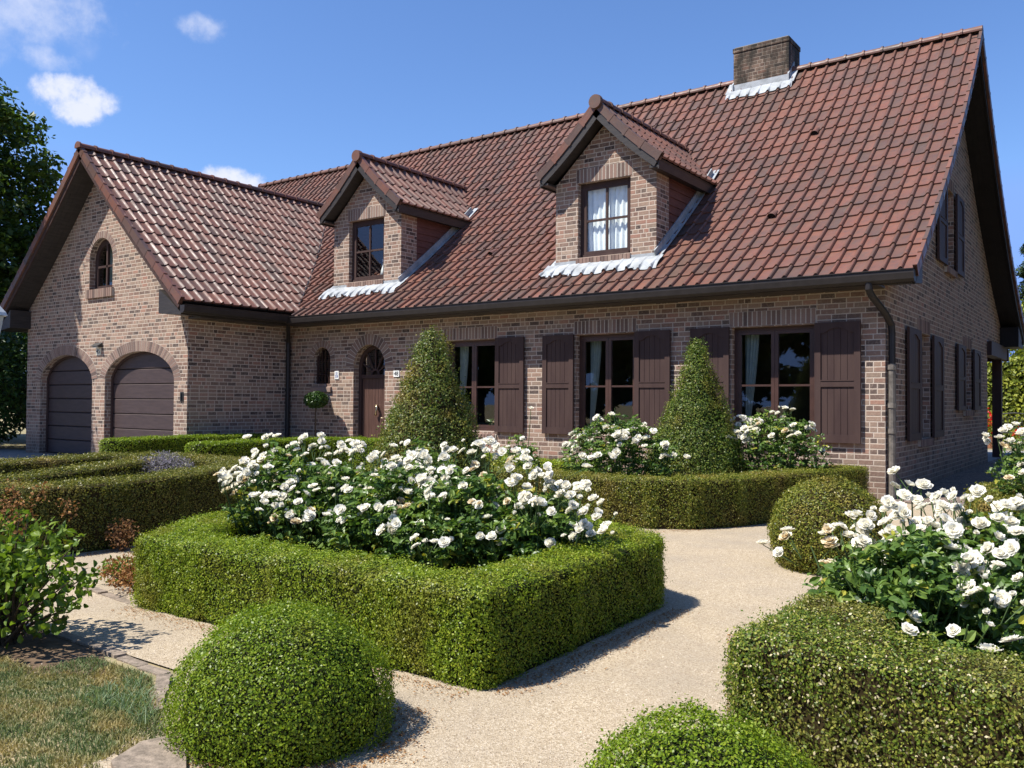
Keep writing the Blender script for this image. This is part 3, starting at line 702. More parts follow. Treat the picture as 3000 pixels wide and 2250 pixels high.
for (a, b, z0, z1) in SW+[UW]:
    k = Matrix.Diagonal((1.42 if z0 < 3 else 1.3, 1, (z1-z0+.02)/1.79, 1))
    wd = .66*(1.42 if z0 < 3 else 1.3)
    place_shutter(Matrix.Translation((0, a-.02-wd, z0-.01)) @ RS @ k); place_shutter(Matrix.Translation((0, b+.02, z0-.01)) @ RS @ k)
    casement(FS, a, b, z0, z1, .12, ((z0+z1)/2,))
# small arched window with bars
mb = MB()
FNa = FN
frame_box(mb, -12.2, -11.58, 1.70, 2.60, .10, .15, .06, FN)
for i in range(1, 5):
    x = -12.16+i*.108; mb.box(x-.007, x+.007, .055, .07, 1.74, 2.56)
for z in (1.95, 2.25): mb.box(-12.16, -11.62, .06, .075, z-.006, z+.006)
o = mb.build('window', M['frame'], house)
mb = MB(); mb.add([(-12.2, .13, 1.7), (-11.58, .13, 1.7), (-11.58, .13, 2.6), (-12.2, .13, 2.6)], [(0, 1, 2, 3)]); mb.build('pane', M['glass'], o)
mb = MB(); mb.prism([(-.05, 1.66), (.14, 1.74), (.14, 1.6), (-.05, 1.56)], lambda p, q, t: (t, p, q), -12.22, -11.56); mb.build('window_sill', M['piece'], house)
# garage gable window
def arc_strip(mb, cx, zs, r0, r1, fn, y0, y1, n=16):
    for i in range(n):
        a, b = PI*i/n, PI*(i+1)/n
        mb.prism([(cx+r0*math.cos(a), zs+r0*math.sin(a)), (cx+r0*math.cos(b), zs+r0*math.sin(b)), (cx+r1*math.cos(b), zs+r1*math.sin(b)), (cx+r1*math.cos(a), zs+r1*math.sin(a))], fn, y0, y1, .5)
mb = MB(); G_ = lambda p, q, t: (p, -2.65+t, q)
arc_strip(mb, -16.43, 4.58, .38, .52, G_, .14, .20)
for (a, b, c, d) in ((-16.95, -16.81, 3.88, 4.6), (-16.05, -15.91, 3.88, 4.6), (-16.81, -16.05, 3.88, 4.0), (-16.46, -16.40, 4.0, 4.96), (-16.81, -16.05, 4.42, 4.47)):
    mb.prism(rect(a, b, c, d), G_, .142, .198, .5)
o = mb.build('window', M['wood'], house)
mb = MB(); mb.add([G_(-16.95, 3.9, .17), G_(-15.9, 3.9, .17), G_(-15.9, 5.1, .17), G_(-16.95, 5.1, .17)], [(0, 1, 2, 3)]); mb.build('pane', M['glass'], o)
curtain('curtain', G_, (-16.9, -16.25), (-16.9, -16.3), 3.9, 5.1, .42, M['curtain2'], o, 6)
# garage doors
for k, (x0, x1) in enumerate(((-19.35, -16.6), (-16.3, -13.35))):
    mb = MB(); zz = 0.03
    while zz < 2.5:
        h = .335; mb.prism([(-2.455, zz+.006), (-2.47, zz+.02), (-2.47, zz+h-.02), (-2.455, zz+h-.006), (-2.43, zz+h-.006), (-2.43, zz+.006)], lambda p, q, t: (t, p, q), x0, x1, .5)
        zz += h
    mb.add([(x0, -2.445, 0), (x1, -2.445, 0), (x1, -2.445, 2.6), (x0, -2.445, 2.6)], [(0, 1, 2, 3)], .5, 1)
    gd = mb.build('garage_door', [M['garage'], M['black']], house)
    mb = MB(); cx, r, zs = ((-17.935, 1.215, 1.195), (-14.825, 1.355, 1.065))[k]; zs = 2.415-RISE
    for i_ in range(24):
        a, b = PI*i_/24, PI*(i_+1)/24
        mb.prism([(cx+(r-.06)*math.cos(a), zs+(RISE-.06)*math.sin(a)), (cx+(r-.06)*math.cos(b), zs+(RISE-.06)*math.sin(b)), (cx+(r+.02)*math.cos(b), zs+(RISE+.02)*math.sin(b)), (cx+(r+.02)*math.cos(a), zs+(RISE+.02)*math.sin(a))], G_, .15, .175, .5)
    mb.prism(rect(cx-r-.02, cx-r+.06, 0.02, zs), G_, .15, .175, .5); mb.prism(rect(cx+r-.06, cx+r+.02, 0.02, zs), G_, .15, .175, .5)
    mb.build('door_frame', M['wood'], gd)
# front door
mb = MB(); x0, x1 = -10.80, -10.02
nP = 8; w = (x1-x0)/nP
for i in range(nP): mb.box(x0+i*w+.003, x0+(i+1)*w-.003, .205, .225, .06, 1.84, .5)
mb.box(x0, x1, .215, .24, .05, 1.85, .3)
for (a, b, c, d) in ((-10.78, -10.74, .06, 1.84), (-10.08, -10.02, .06, 1.84)): mb.box(a, b, .195, .21, c, d, .5)
dr = mb.build('front_door', M['doorw'], house)
mb = MB()
mb.box(-10.9, -10.8, .16, .25, 0, 2.1, .5); mb.box(-10.02, -9.92, .16, .25, 0, 2.1, .5); mb.box(-10.8, -10.02, .165, .25, 1.85, 1.93, .5)
arc_strip(mb, -10.41, 2.1, .39, .49, FN, .16, .25)
for a in (30, 60, 90, 120, 150):
    a = math.radians(a); c_, s_ = math.cos(a), math.sin(a); p0 = (-10.41+.1*c_, 1.95+.1*s_); p1 = (-10.41+.5*c_, 1.95+.52*s_); q = (-s_*.015, c_*.015)
    mb.prism([(p0[0]+q[0], p0[1]+q[1]), (p0[0]-q[0], p0[1]-q[1]), (p1[0]-q[0], p1[1]-q[1]), (p1[0]+q[0], p1[1]+q[1])], FN, .19, .22, .5)
arc_strip(mb, -10.41, 1.93, .09, .13, FN, .185, .225, 10)
mb.build('door_frame', M['wood'], dr)
mb = MB(); mb.add([(-10.85, .23, 1.9), (-9.97, .23, 1.9), (-9.97, .23, 2.6), (-10.85, .23, 2.6)], [(0, 1, 2, 3)]); mb.build('fanlight', M['glass'], dr)
mb = MB(); mb.tube([(-10.33, .20, 1.24), (-10.33, .15, 1.26), (-10.30, .135, 1.22), (-10.33, .14, 1.12), (-10.35, .15, 1.06)], [.03, .035, .028, .02, .032], 8)
mb.build('door_knocker', M['brass'], dr, smooth=True)
mb = MB(); mb.tube([(-10.12, .20, 1.0), (-10.12, .15, 1.0), (-10.18, .145, 1.0)], .011, 8); mb.build('door_handle', M['brass'], dr)
mb = MB(); mb.box(-11.1, -9.75, -.28, .18, 0.0, .06); mb.build('doorstep', M['kerb'], house)
mb = MB(); mb.box(-13.22, -13.12, -2.67, -2.64, 1.32, 1.52); mb.tube([(-13.17, -2.68, 1.34), (-13.17, -2.68, 1.5)], .02, 8); mb.build('bell_panel', M['iron'], house)

# ---------------------------------------------------------------- dormers
def dormer(cx, curt):
    mb = MB(); yf = .5
    Fd = lambda p, z, d: (p, yf+d, z)
    hw = 1.05
    wall(mb, [(cx-hw, 3.6), (cx+hw, 3.6), (cx+hw, 5.46), (cx, 6.46), (cx-hw, 5.46)], [rect(cx-.56, cx+.54, 4.05, 5.44)], Fd, .12)
    for s in (-1, 1):
        X = cx+s*hw
        mb.add([(X, yf, 3.6), (X, yf+.5, 3.6), (X, yf+.5, 5.5), (X, yf, 5.5)], [(0, 1, 2, 3)])
    d = mb.build('dormer', M['brick'], house)
    for s in (-1, 1):
        mb = MB(); X = cx+s*(hw-.02); z = 3.9
        while z < 5.46:
            mb.prism([(X+s*.022, z), (X+s*.006, z+.155), (X-s*.03, z+.155), (X-s*.03, z)], lambda p, q, t: (p, t, q), yf+.5, 3.4); z += .15
        mb.build('cheek_siding', M['siding'], d)
    mb = MB(); soldiers(mb, cx-.60, cx+.58, 5.445, 5.70, Fd); mb.build('window_lintel', PM, d)
    mb = MB(); w = 1.14/15
    for i in range(15): mb.prism([(yf-.05, 4.03), (yf+.1, 4.05), (yf+.1, 3.9), (yf-.05, 3.88)], lambda p, q, t: (t, p, q), cx-.58+i*w+.005, cx-.58+(i+1)*w-.005)
    mb.box(cx-.58, cx+.56, yf-.035, yf+.05, 3.89, 4.02, .5, 1)
    mb.build('window_sill', PM, d)
    mb = MB()
    frame_box(mb, cx-.56, cx+.54, 4.05, 5.44, .10, .17, .07, Fd)
    frame_box(mb, cx-.488, cx+.468, 4.122, 5.368, .105, .155, .05, Fd)
    mb.prism(rect(cx-.03, cx+.01, 4.17, 5.32), Fd, .11, .15, .5)
    mb.prism(rect(cx-.438, cx+.418, 4.72, 4.76), Fd, .112, .148, .5)
    mb.prism(rect(cx-.49, cx+.47, 4.06, 4.11), Fd, .07, .11, .5)
    mb.build('window_frame', M['wood'], d)
    mb = MB(); mb.add([Fd(cx-.45, 4.15, .13), Fd(cx+.43, 4.15, .13), Fd(cx+.43, 5.34, .13), Fd(cx-.45, 5.34, .13)], [(0, 1, 2, 3)]); mb.build('pane', M['glass'], d)
    if curt: curtain('curtain', Fd, (cx-.56, cx+.56), (cx-.50, cx+.50), 4.05, 5.45, .215, M['curtain'], d, 9, .022)
    # roof
    hwR = 1.27; zr = 6.78; zf = 5.60
    prof = [(0, zr), (.35, zr-.37), (.7, zr-.71), (1.0, zr-.97), (1.27, zr-1.18)]
    f = polyc(prof, 2)
    cR = [(cx+q, z) for q, z in curve(f, hwR, 0, 16)]; cL = [(cx-q, z) for q, z in curve(f, hwR, 0, 16)]
    tiles('dormer_roof', cR, MY, .2, 4.4, M['tile2'], d, gauge=.42); tiles('dormer_roof', cL, MY, .2, 4.4, M['tile'], d, gauge=.42)
    verge('verge_tiles', cR, MY, .2, -1, M['tile'], d, .42, .08, .08); verge('verge_tiles', cL, MY, .2, -1, M['tile'], d, .42, .08, .08)
    mb = MB()
    for c_ in (cR, cL):
        slab(mb, c_, MY, .22, .5, -.17, -.14); slab(mb, c_, MY, .2, .24, -.20, -.06); slab(mb, c_, MY, .3, 4.2, -.06, -.03)
    for s in (-1, 1):
        a, b = sorted((cx+s*1.05, cx+s*1.21)); mb.box(a, b, .22, 3.2, 5.43, 5.47); 
        a, b = sorted((cx+s*1.21, cx+s*1.235)); mb.box(a, b, .22, 3.4, 5.40, 5.55)
    mb.build('dormer_eaves', M['soffit'], d)
    ridge_caps('ridge_tile', (cx, 4.2, zr+.03), (cx, .22, zr+.03), M['tile2'], d, .085)
    mb = MB(); mb.tube([(cx, .13, zr+.0), (cx, .20, zr+.0)], [.125, .135], 16); mb.build('ridge_end_disc', M['tile2'], d)
    # lead flashing
    mb = MB()
    dressed(mb, cx-1.2, cx+1.2, .19, .52)
    mb.box(cx-1.06, cx+1.07, .475, .499, 3.80, 4.0)
    cf = [(y, zf_(y)) for y in np.linspace(.5, 3.1, 14)]
    slab(mb, cf, MX, cx+1.04, cx+1.16, .05, .06); slab(mb, cf, MX, cx-1.16, cx-1.04, .05, .06)
    cf = [(y, zf_(y)+.0) for y in np.linspace(.5, 3.0, 14)]
    slab(mb, cf, MX, cx+1.05, cx+1.075, .03, .17)
    # lead lip along the valleys
    mb.build('lead_flashing', M['lead'], d)
    return d
dormer(-11.03, False); dormer(-4.94, True)
# valley line between the two roofs
mb = MB(); P_ = []
for i in range(14):
    y = -.44+i*(4.2+.44)/13
    z = zf_(y); dd = 0
    best = min(np.linspace(0, 4, 400), key=lambda q: abs(zw_(q)-z)); P_.append((WX+best, y, z+.035))
mb.tube(P_, .025, 6); mb.build('roof_valley', M['gutter'], house)

# ---------------------------------------------------------------- small things on the walls
def glyph_mesh(txt, size, x, y, z, mat, parent, name='digits'):
    cu = bpy.data.curves.new('tmp', 'FONT'); cu.body = txt; cu.size = size; cu.extrude = .0015; cu.align_x = 'CENTER'; cu.align_y = 'CENTER'; cu.offset = size*.012
    o = bpy.data.objects.new('tmp', cu); COL.objects.link(o)
    bpy.context.view_layer.update()
    me = bpy.data.meshes.new_from_object(o.evaluated_get(bpy.context.evaluated_depsgraph_get()))
    bpy.data.objects.remove(o); me.name = name
    R_ = Matrix.Translation((x, y, z)) @ Matrix.Rotation(PI/2, 4, 'X'); me.transform(Matrix.Translation(-wl(parent)) @ R_)
    me.materials.clear(); me.materials.append(mat)
    k = bpy.data.objects.new(name, me); COL.objects.link(k); k.parent = parent; return k
def plate(name, label, x0, x1, z0, z1, y, mat, txts, ink):
    t = thing(name, label, 'number plate', ((x0+x1)/2, y, z0))
    mb = MB(); mb.box(x0, x1, y-.015, y, z0, z1, .5); mb.build('plate', mat, t)
    for (s, sz, zz) in txts: glyph_mesh(s, sz, (x0+x1)/2, y-.017, zz, ink, t)
    return t
plate('house_number_plate', 'white plate reading 48 right of the arched front door', -9.68, -9.52, 1.87, 2.0, 0, M['white'], [('48', .12, 1.935)], M['ink'])
plate('house_number_plate', 'white enamel tile with small blue figures between the little arched window and front door', -11.46, -11.33, 1.84, 2.02, 0, M['white'], [('55', .07, 1.965), ('59', .09, 1.895)], M['blue'])
plate('house_number_plate', 'cream plate reading 45 between the two garage arches', -16.56, -16.36, 2.37, 2.55, -2.65, M['cream'], [('45', .16, 2.46)], M['ink'])
t = thing('wall_lamp', 'small dark hooded wall lamp above the cream 45 plate', 'lamp', (-16.45, -2.65, 2.56))
mb = MB(); mb.prism([(-2.65, 2.66), (-2.78, 2.58), (-2.78, 2.57), (-2.65, 2.57)], lambda p, q, t_: (t_, p, q), -16.6, -16.3); mb.build('lamp_hood', M['iron'], t)
mb = MB(); mb.tube([(-16.55, -2.74, 2.555), (-16.35, -2.74, 2.555)], .015, 8); mb.build('lamp_tube', M['lampw'], t)
# objects on window ledges
def ledge_pot(label, x, y, z, fl, h, stake=False):
    t = thing('potted_plant', label, 'plant', (x, y, z))
    mb = MB(); mb.tube([(x, y, z), (x, y, z+.09)], [.04, .055], 12); mb.build('pot', M['white'], t)
    mb = MB(); P_ = []; N_ = []
    for i in range(26):
        a = random.random()*2*PI; r = random.random()*.12; V_ = Vector((x+math.cos(a)*r, y+math.sin(a)*r*.6, z+.1+random.random()*.12)); P_.append(V_)
    Vv, Ff, Rr = leafpts(np.array(P_), RNG.normal(0, 1, (26, 3)), .10, .04); mesh_np('leaves', Vv, Ff, M['laurel'], Rr, None, t)
    mb = MB(); mb.tube([(x, y, z+.08), (x+.02, y, z+.08+h*.7), (x+.06, y, z+.08+h)], .004, 5); mb.build('stem', M['stem'], t)
    pts = np.array([[x+.02+.05*i/8+random.uniform(-.02, .02), y+random.uniform(-.02, .02), z+.08+h*(.55+.45*i/8)] for i in range(9) for _ in range(4)])
    Vv, Ff, Rr = leafpts(pts, RNG.normal(0, 1, (len(pts), 3)), .045, .04); mesh_np('flowers', Vv, Ff, fl, Rr, None, t)

def leafpts(P, N, L, W, fold=.25, lv=None):
    """one diamond leaf (2 quads, folded on its midrib) at every point; N leaf normals"""
    n = len(P); N = N/(np.linalg.norm(N, axis=1, keepdims=True)+1e-9)
    T = np.cross(N, RNG.normal(0, 1, (n, 3))); T /= (np.linalg.norm(T, axis=1, keepdims=True)+1e-9); B = np.cross(N, T)
    s = RNG.uniform(.7, 1.25, (n, 1)); L_ = L*s; W_ = W*s
    p0 = P-T*L_*.5; p2 = P+T*L_*.5; c = P+N*0-N*W_*fold*.5
    a = P-T*L_*.05+B*W_*.5+N*W_*fold*.5; b = P-T*L_*.05-B*W_*.5+N*W_*fold*.5
    V = np.stack([p0, a, p2, b, c], 1).reshape(-1, 3); k = np.arange(n)[:, None]*5
    F = np.concatenate([k+np.array([[0, 1, 2, 4]]), k+np.array([[0, 4, 2, 3]])], 1).reshape(-1, 4)
    r = RNG.random(n) if lv is None else lv
    return V, F, np.repeat(r, 2)
def ovate(P, N, L, W, fold=.25, lv=None, droop=.25):
    n = len(P); N = N/(np.linalg.norm(N, axis=1, keepdims=True)+1e-9)
    T = np.cross(N, RNG.normal(0, 1, (n, 3))); T /= (np.linalg.norm(T, axis=1, keepdims=True)+1e-9); B = np.cross(N, T)
    s = RNG.uniform(.65, 1.25, (n, 1)); L_ = L*s; W_ = W*s
    def q(t, w, z): return P+T*L_*(t-.5)+B*W_*w*.5+N*L_*(z-droop*(t-.3)**2)
    f = fold*.5
    V = np.stack([q(0, 0, 0), q(.16, .72, f*.7), q(.42, 1, f), q(.75, .62, f*.6), q(1, 0, 0), q(.75, -.62, f*.6), q(.42, -1, f), q(.16, -.72, f*.7), q(.25, 0, 0), q(.62, 0, 0)], 1).reshape(-1, 3)
    k = np.arange(n)[:, None]*10; fs = [(0, 1, 2, 8), (8, 2, 3, 9), (9, 3, 4, 4), (0, 8, 6, 7), (8, 9, 5, 6), (9, 4, 4, 5)]
    F = []
    tri = [(9, 3, 4), (9, 4, 5)]; qd = [(0, 1, 2, 8), (8, 2, 3, 9), (0, 8, 6, 7), (8, 9, 5, 6)]
    A = np.concatenate([k+np.array([x]) for x in qd], 0).tolist(); Bt = np.concatenate([k+np.array([x]) for x in tri], 0).tolist()
    r = RNG.random(n) if lv is None else lv
    return V, A+Bt, np.concatenate([np.tile(r, 4), np.tile(r, 2)])
def quads(P, N, L, W):
    """flat diamond quads, cheap, for clipped hedges"""
    n = len(P); N = N/(np.linalg.norm(N, axis=1, keepdims=True)+1e-9)
    T = np.cross(N, RNG.normal(0, 1, (n, 3))); T /= (np.linalg.norm(T, axis=1, keepdims=True)+1e-9); B = np.cross(N, T)
    s = RNG.uniform(.65, 1.3, (n, 1)); L_ = L*s*.5; W_ = W*s*.5
    V = np.stack([P-T*L_, P+B*W_, P+T*L_, P-B*W_], 1).reshape(-1, 3)
    return V, np.arange(4*n).reshape(-1, 4), RNG.random(n)

ledge_pot('white orchid in a pot standing inside the middle ground floor window', -4.72, .24, .80, M['petal'], .42)
ledge_pot('small plant with yellow flowers inside the window behind the big topiary cone', -7.3, .24, .80, M['petalc'], .1)
t = thing('figurine', 'white figurine standing inside the left dormer window', 'ornament', (-10.75, .78, 4.15))
mb = MB(); mb.tube([(-10.75, .78, 4.15), (-10.75, .78, 4.3), (-10.75, .78, 4.42), (-10.75, .78, 4.47), (-10.75, .78, 4.53), (-10.75, .78, 4.56)], [.09, .07, .03, .025, .045, .01], 12); mb.build('figure', M['white'], t, smooth=True)

# ---------------------------------------------------------------- ground
def sheet(name, poly, z, mat, kind='structure'):
    mb = MB(); tri = tessellate_polygon([[Vector((p[0], p[1], 0)) for p in poly]])
    mb.add([(p[0], p[1], z) for p in poly], [list(t) for t in tri], .5); o = mb.build(name, mat); o['kind'] = kind; return o
sheet('ground', [(-400, -400), (400, -400), (400, 400), (-400, 400)], -.012, M['earth'])
def wob(poly, amp=.05, step=.35):
    out = []
    for i in range(len(poly)):
        a = Vector(poly[i]); b = Vector(poly[(i+1) % len(poly)]); n = max(1, int((b-a).length/step))
        for j in range(n):
            q = a+(b-a)*(j/n); out.append((q.x+random.uniform(-amp, amp), q.y+random.uniform(-amp, amp)))
    return out
sheet('gravel_path', [(-14, -10.72), (-.95, -10.72), (-.45, -11.1), (-.2, -11.5), (-.35, -13.0), (4.2, -13.0), (4.2, -.35), (-12.9, -.35), (-12.9, -5)], .0, M['gravel'])
for nm, poly in (('planting_bed', wob([(-2.5, -9.9), (.3, -9.85), (.2, -8.0), (-.7, -7.6), (-2.6, -7.7), (-2.9, -8.6)], .03)),
                 ('planting_bed', wob([(-8.6, -9.9), (-4.75, -9.8), (-4.75, -8.8), (-5.6, -6.4), (-8.6, -6.0)], .03)),
                 ('planting_bed', wob([(-4.2, -7.0), (-2.0, -7.0), (-2.0, -5.3), (-3.6, -4.7), (-1.4, -4.6), (-.65, -3.2), (-.25, -1.2), (-3.6, -.9), (-4.2, -4.0)], .02)),
                 ('planting_bed', wob([(1.7, -10.05), (4.1, -10.0), (4.1, -7.6), (1.8, -8.4)], .03)),
                 ('planting_bed', wob([(1.5, -4.8), (3.6, -4.8), (3.6, -.8), (1.5, -.8)], .03))):
    sheet(nm, poly, .005, M['soil'])
sheet('shrub_bed_soil', wob([(-4.0, -10.78), (-1.5, -10.78), (-1.15, -10.95), (-1.4, -11.15), (-2.2, -11.35), (-4.2, -11.35)], .03, .2), .0, M['soil'])
# lawn ground sheet kept just below the grass
sheet('lawn_ground', [(-6, -10.9), (-.9, -10.78), (-.35, -11.15), (-.15, -11.5), (-.3, -13.2), (-6, -13.2)], -.004, M['earth'])
sheet('side_paving', [(.0, -.3), (4.4, -.3), (4.4, 14), (0, 14)], .006, M['paving'])
sheet('back_terrace', [(-21, 10.4), (4.4, 10.4), (4.4, 17), (-21, 17)], .002, M['concrete'])
sheet('driveway', [(-24, -9), (-13.2, -9), (-13.2, -2.2), (-24, -2.2)], .003, M['concrete'])
# kerb stones
def kerb(pts, grp, lab):
    for i in range(len(pts)-1):
        a = Vector((*pts[i], 0)); b = Vector((*pts[i+1], 0)); d = (b-a); L = d.length; n = max(1, int(round(L/.24)))
        for j in range(n):
            p = a+d*((j+.5)/n); mb = MB(); w = L/n/2-.006; hh = .009+random.uniform(-.006, .006)
            mb.prism([(-w, -.026), (-w+.012, -.036), (w*.2, -.031), (w-.01, -.036), (w, -.022), (w, .024), (w-.014, .033), (-w*.3, .029), (-w+.01, .033), (-w, .026)], lambda x, y, z: (x, y, z), -.03, hh)
            an = math.atan2(d.y, d.x)+random.uniform(-.09, .09)
            o = mb.build('kerb_stone', M['kerb']); o.location = p; o.rotation_euler = (0, random.uniform(-.02, .02), an)
            tagp(o, lab, 'kerb stone', grp)
kerb([(-3.9, -10.74), (-1.6, -10.74), (-.92, -10.80), (-.5, -11.12)], 'kerb stones edging the lawn', 'low grey brown kerb stone in the row edging the lawn')
kerb([(-3.3, -9.98), (-2.45, -10.06)], 'kerb stones at the dry bed', 'low grey kerb stone by the dry weeds at the hedge end')
STONE = [(-.16, -11.24), (.05, -11.33), (.26, -11.47), (.12, -11.62), (-.12, -11.53), (-.20, -11.36)]
mb = MB(); mb.prism(STONE, lambda x, y, z: (x, y, z), -.03, .02)
tagp(mb.build('stepping_stone', M['kerb'], loc=(-.3, -11.6, 0)), 'flat pinkish stone in the grass beside the big front box ball', 'stone')
# loose grit on the path
n = 9000; P = np.stack([RNG.uniform(-1.6, 2.6, n), RNG.uniform(-11.4, -5.5, n), np.full(n, .001)], 1)
s = RNG.uniform(.002, .0048, n)
oct_ = np.array([[1, 0, 0], [0, 1, 0], [-1, 0, 0], [0, -1, 0], [0, 0, .8]]); V = (P[:, None, :]+oct_[None]*s[:, None, None]*RNG.uniform(.7, 1.3, (n, 5, 3))).reshape(-1, 3)
k = np.arange(n)[:, None]*5; F = np.concatenate([k+np.array([[a, b, 4]]) for a, b in ((0, 1), (1, 2), (2, 3), (3, 0))], 1).reshape(-1, 3)
mt, nt, out = newmat('pebbles'); g = NT(nt); p = g.princ(g.ramp(g.attr(), [(0, (.25, .19, .13)), (.5, (.5, .4, .3)), (1, (.7, .62, .5))]), .9, .2); g.l(p.outputs[0], out.inputs[0])
o = mesh_np('gravel_grit', V, F, mt, np.repeat(RNG.random(n), 4)); o['kind'] = 'stuff'; o['label'] = 'loose pale grit scattered on the gravel path'; o['category'] = 'gravel'
# fallen leaves and crumbs at the feet of the hedges
def litter(lines, n, w, name, label, mat, L):
    P = []
    for _ in range(n):
        pl = random.choice(lines); k = random.randrange(len(pl)-1); a = Vector(pl[k]); b = Vector(pl[k+1]); p = a+(b-a)*random.random(); d_ = (b-a).normalized(); nn_ = Vector((d_.y, -d_.x))
        q = p+nn_*abs(random.gauss(0, w)); P.append((q.x, q.y, .004+random.random()*.004))
    P = np.array(P); V, F, R = leafpts(P, RNG.normal(0, .25, P.shape)+np.array([0, 0, 1]), L, L*.55)
    o = mesh_np(name, V, F, mat, R, uvm=False); o['kind'] = 'stuff'; o['label'] = label; o['category'] = 'leaf litter'
litter([[(-2.4, -10.12), (.45, -10.10)], [(.52, -10.05), (.47, -8.0)], [(-1.2, -4.98), (-.3, -3.3), (-.1, -2.0)], [(1.0, -8.4), (1.68, -10.1)][::-1], [(-4.55, -9.8), (-4.5, -8.8), (-5.3, -7.3)], [(.0, -11.4), (.62, -10.95), (.3, -10.45)]], 6500, .08, 'leaf_litter', 'small dry leaf crumbs along the feet of the hedges', M['dead'], .013)
# grass blades
def blades(name, n, xr, yr, inside, hmin, hmax, mat, w=.0032, bend=.6):
    P = np.stack([RNG.uniform(*xr, n), RNG.uniform(*yr, n)], 1); P = P[inside(P)]; n = len(P)
    h = RNG.uniform(hmin, hmax, n)*(.55+.75*(np.sin(P[:, 0]*5.1+1)*np.sin(P[:, 1]*6.3)*.5+.5)); a = RNG.uniform(0, 2*PI, n); b = RNG.uniform(0, 2*PI, n)
    bd = h*RNG.uniform(.1, bend, n)
    dx, dy = np.cos(a)*w, np.sin(a)*w; ex, ey = np.cos(b)*bd, np.sin(b)*bd; z0 = np.full(n, -.005)
    V = np.stack([np.stack([P[:, 0]-dx, P[:, 1]-dy, z0], 1), np.stack([P[:, 0]+dx, P[:, 1]+dy, z0], 1), np.stack([P[:, 0]+dx*.7+ex*.35, P[:, 1]+dy*.7+ey*.35, h*.6], 1), np.stack([P[:, 0]-dx*.7+ex*.35, P[:, 1]-dy*.7+ey*.35, h*.6], 1), np.stack([P[:, 0]+ex, P[:, 1]+ey, h], 1)], 1).reshape(-1, 3)
    k = np.arange(n)*5; F = []
    F = [tuple(x) for x in np.stack([k, k+1, k+2, k+3], 1)]+[tuple(x) for x in np.stack([k+3, k+2, k+4], 1)]
    r = RNG.random(n); return mesh_np(name, V, F, mat, np.concatenate([r, r]))
ins = lambda P: (P[:, 1] < -10.86-.5*np.clip(P[:, 0]+.95, 0, 1)) & ~((P[:, 0] > -.19) & (P[:, 1] > -11.56)) & ~((P[:, 0] < -1.5) & (P[:, 1] > -11.15)) & (P[:, 0] < -.12)
o = blades('lawn_grass', 90000, (-3.4, -.1), (-12.6, -10.8), ins, .008, .030, M['grass'], .0026, 1.5); o['kind'] = 'stuff'; o['label'] = 'patchy dry lawn grass in the lower left corner'; o['category'] = 'grass'
o = blades('lawn_grass', 30000, (-8.0, -3.4), (-13.2, -11.4), lambda P: P[:, 0] < 0, .02, .05, M['grass'], .006, 1.5); o['kind'] = 'stuff'; o['label'] = 'patchy dry lawn grass further left along the kerb'; o['category'] = 'grass'
o = blades('long_grass', 1100, (-.95, -.35), (-11.25, -10.9), lambda P: (P[:, 1] < -10.9-.5*np.clip(P[:, 0]+.95, 0, 1)), .03, .06, leaf_mat('fresh_grass', [(.10, .16, .07), (.17, .24, .12), (.25, .31, .18)], None, trans=.3, gain=(1, 1, 1)), .0025, 1.6); o['kind'] = 'stuff'; o['label'] = 'tuft of longer fresh green grass against the kerb'; o['category'] = 'grass'

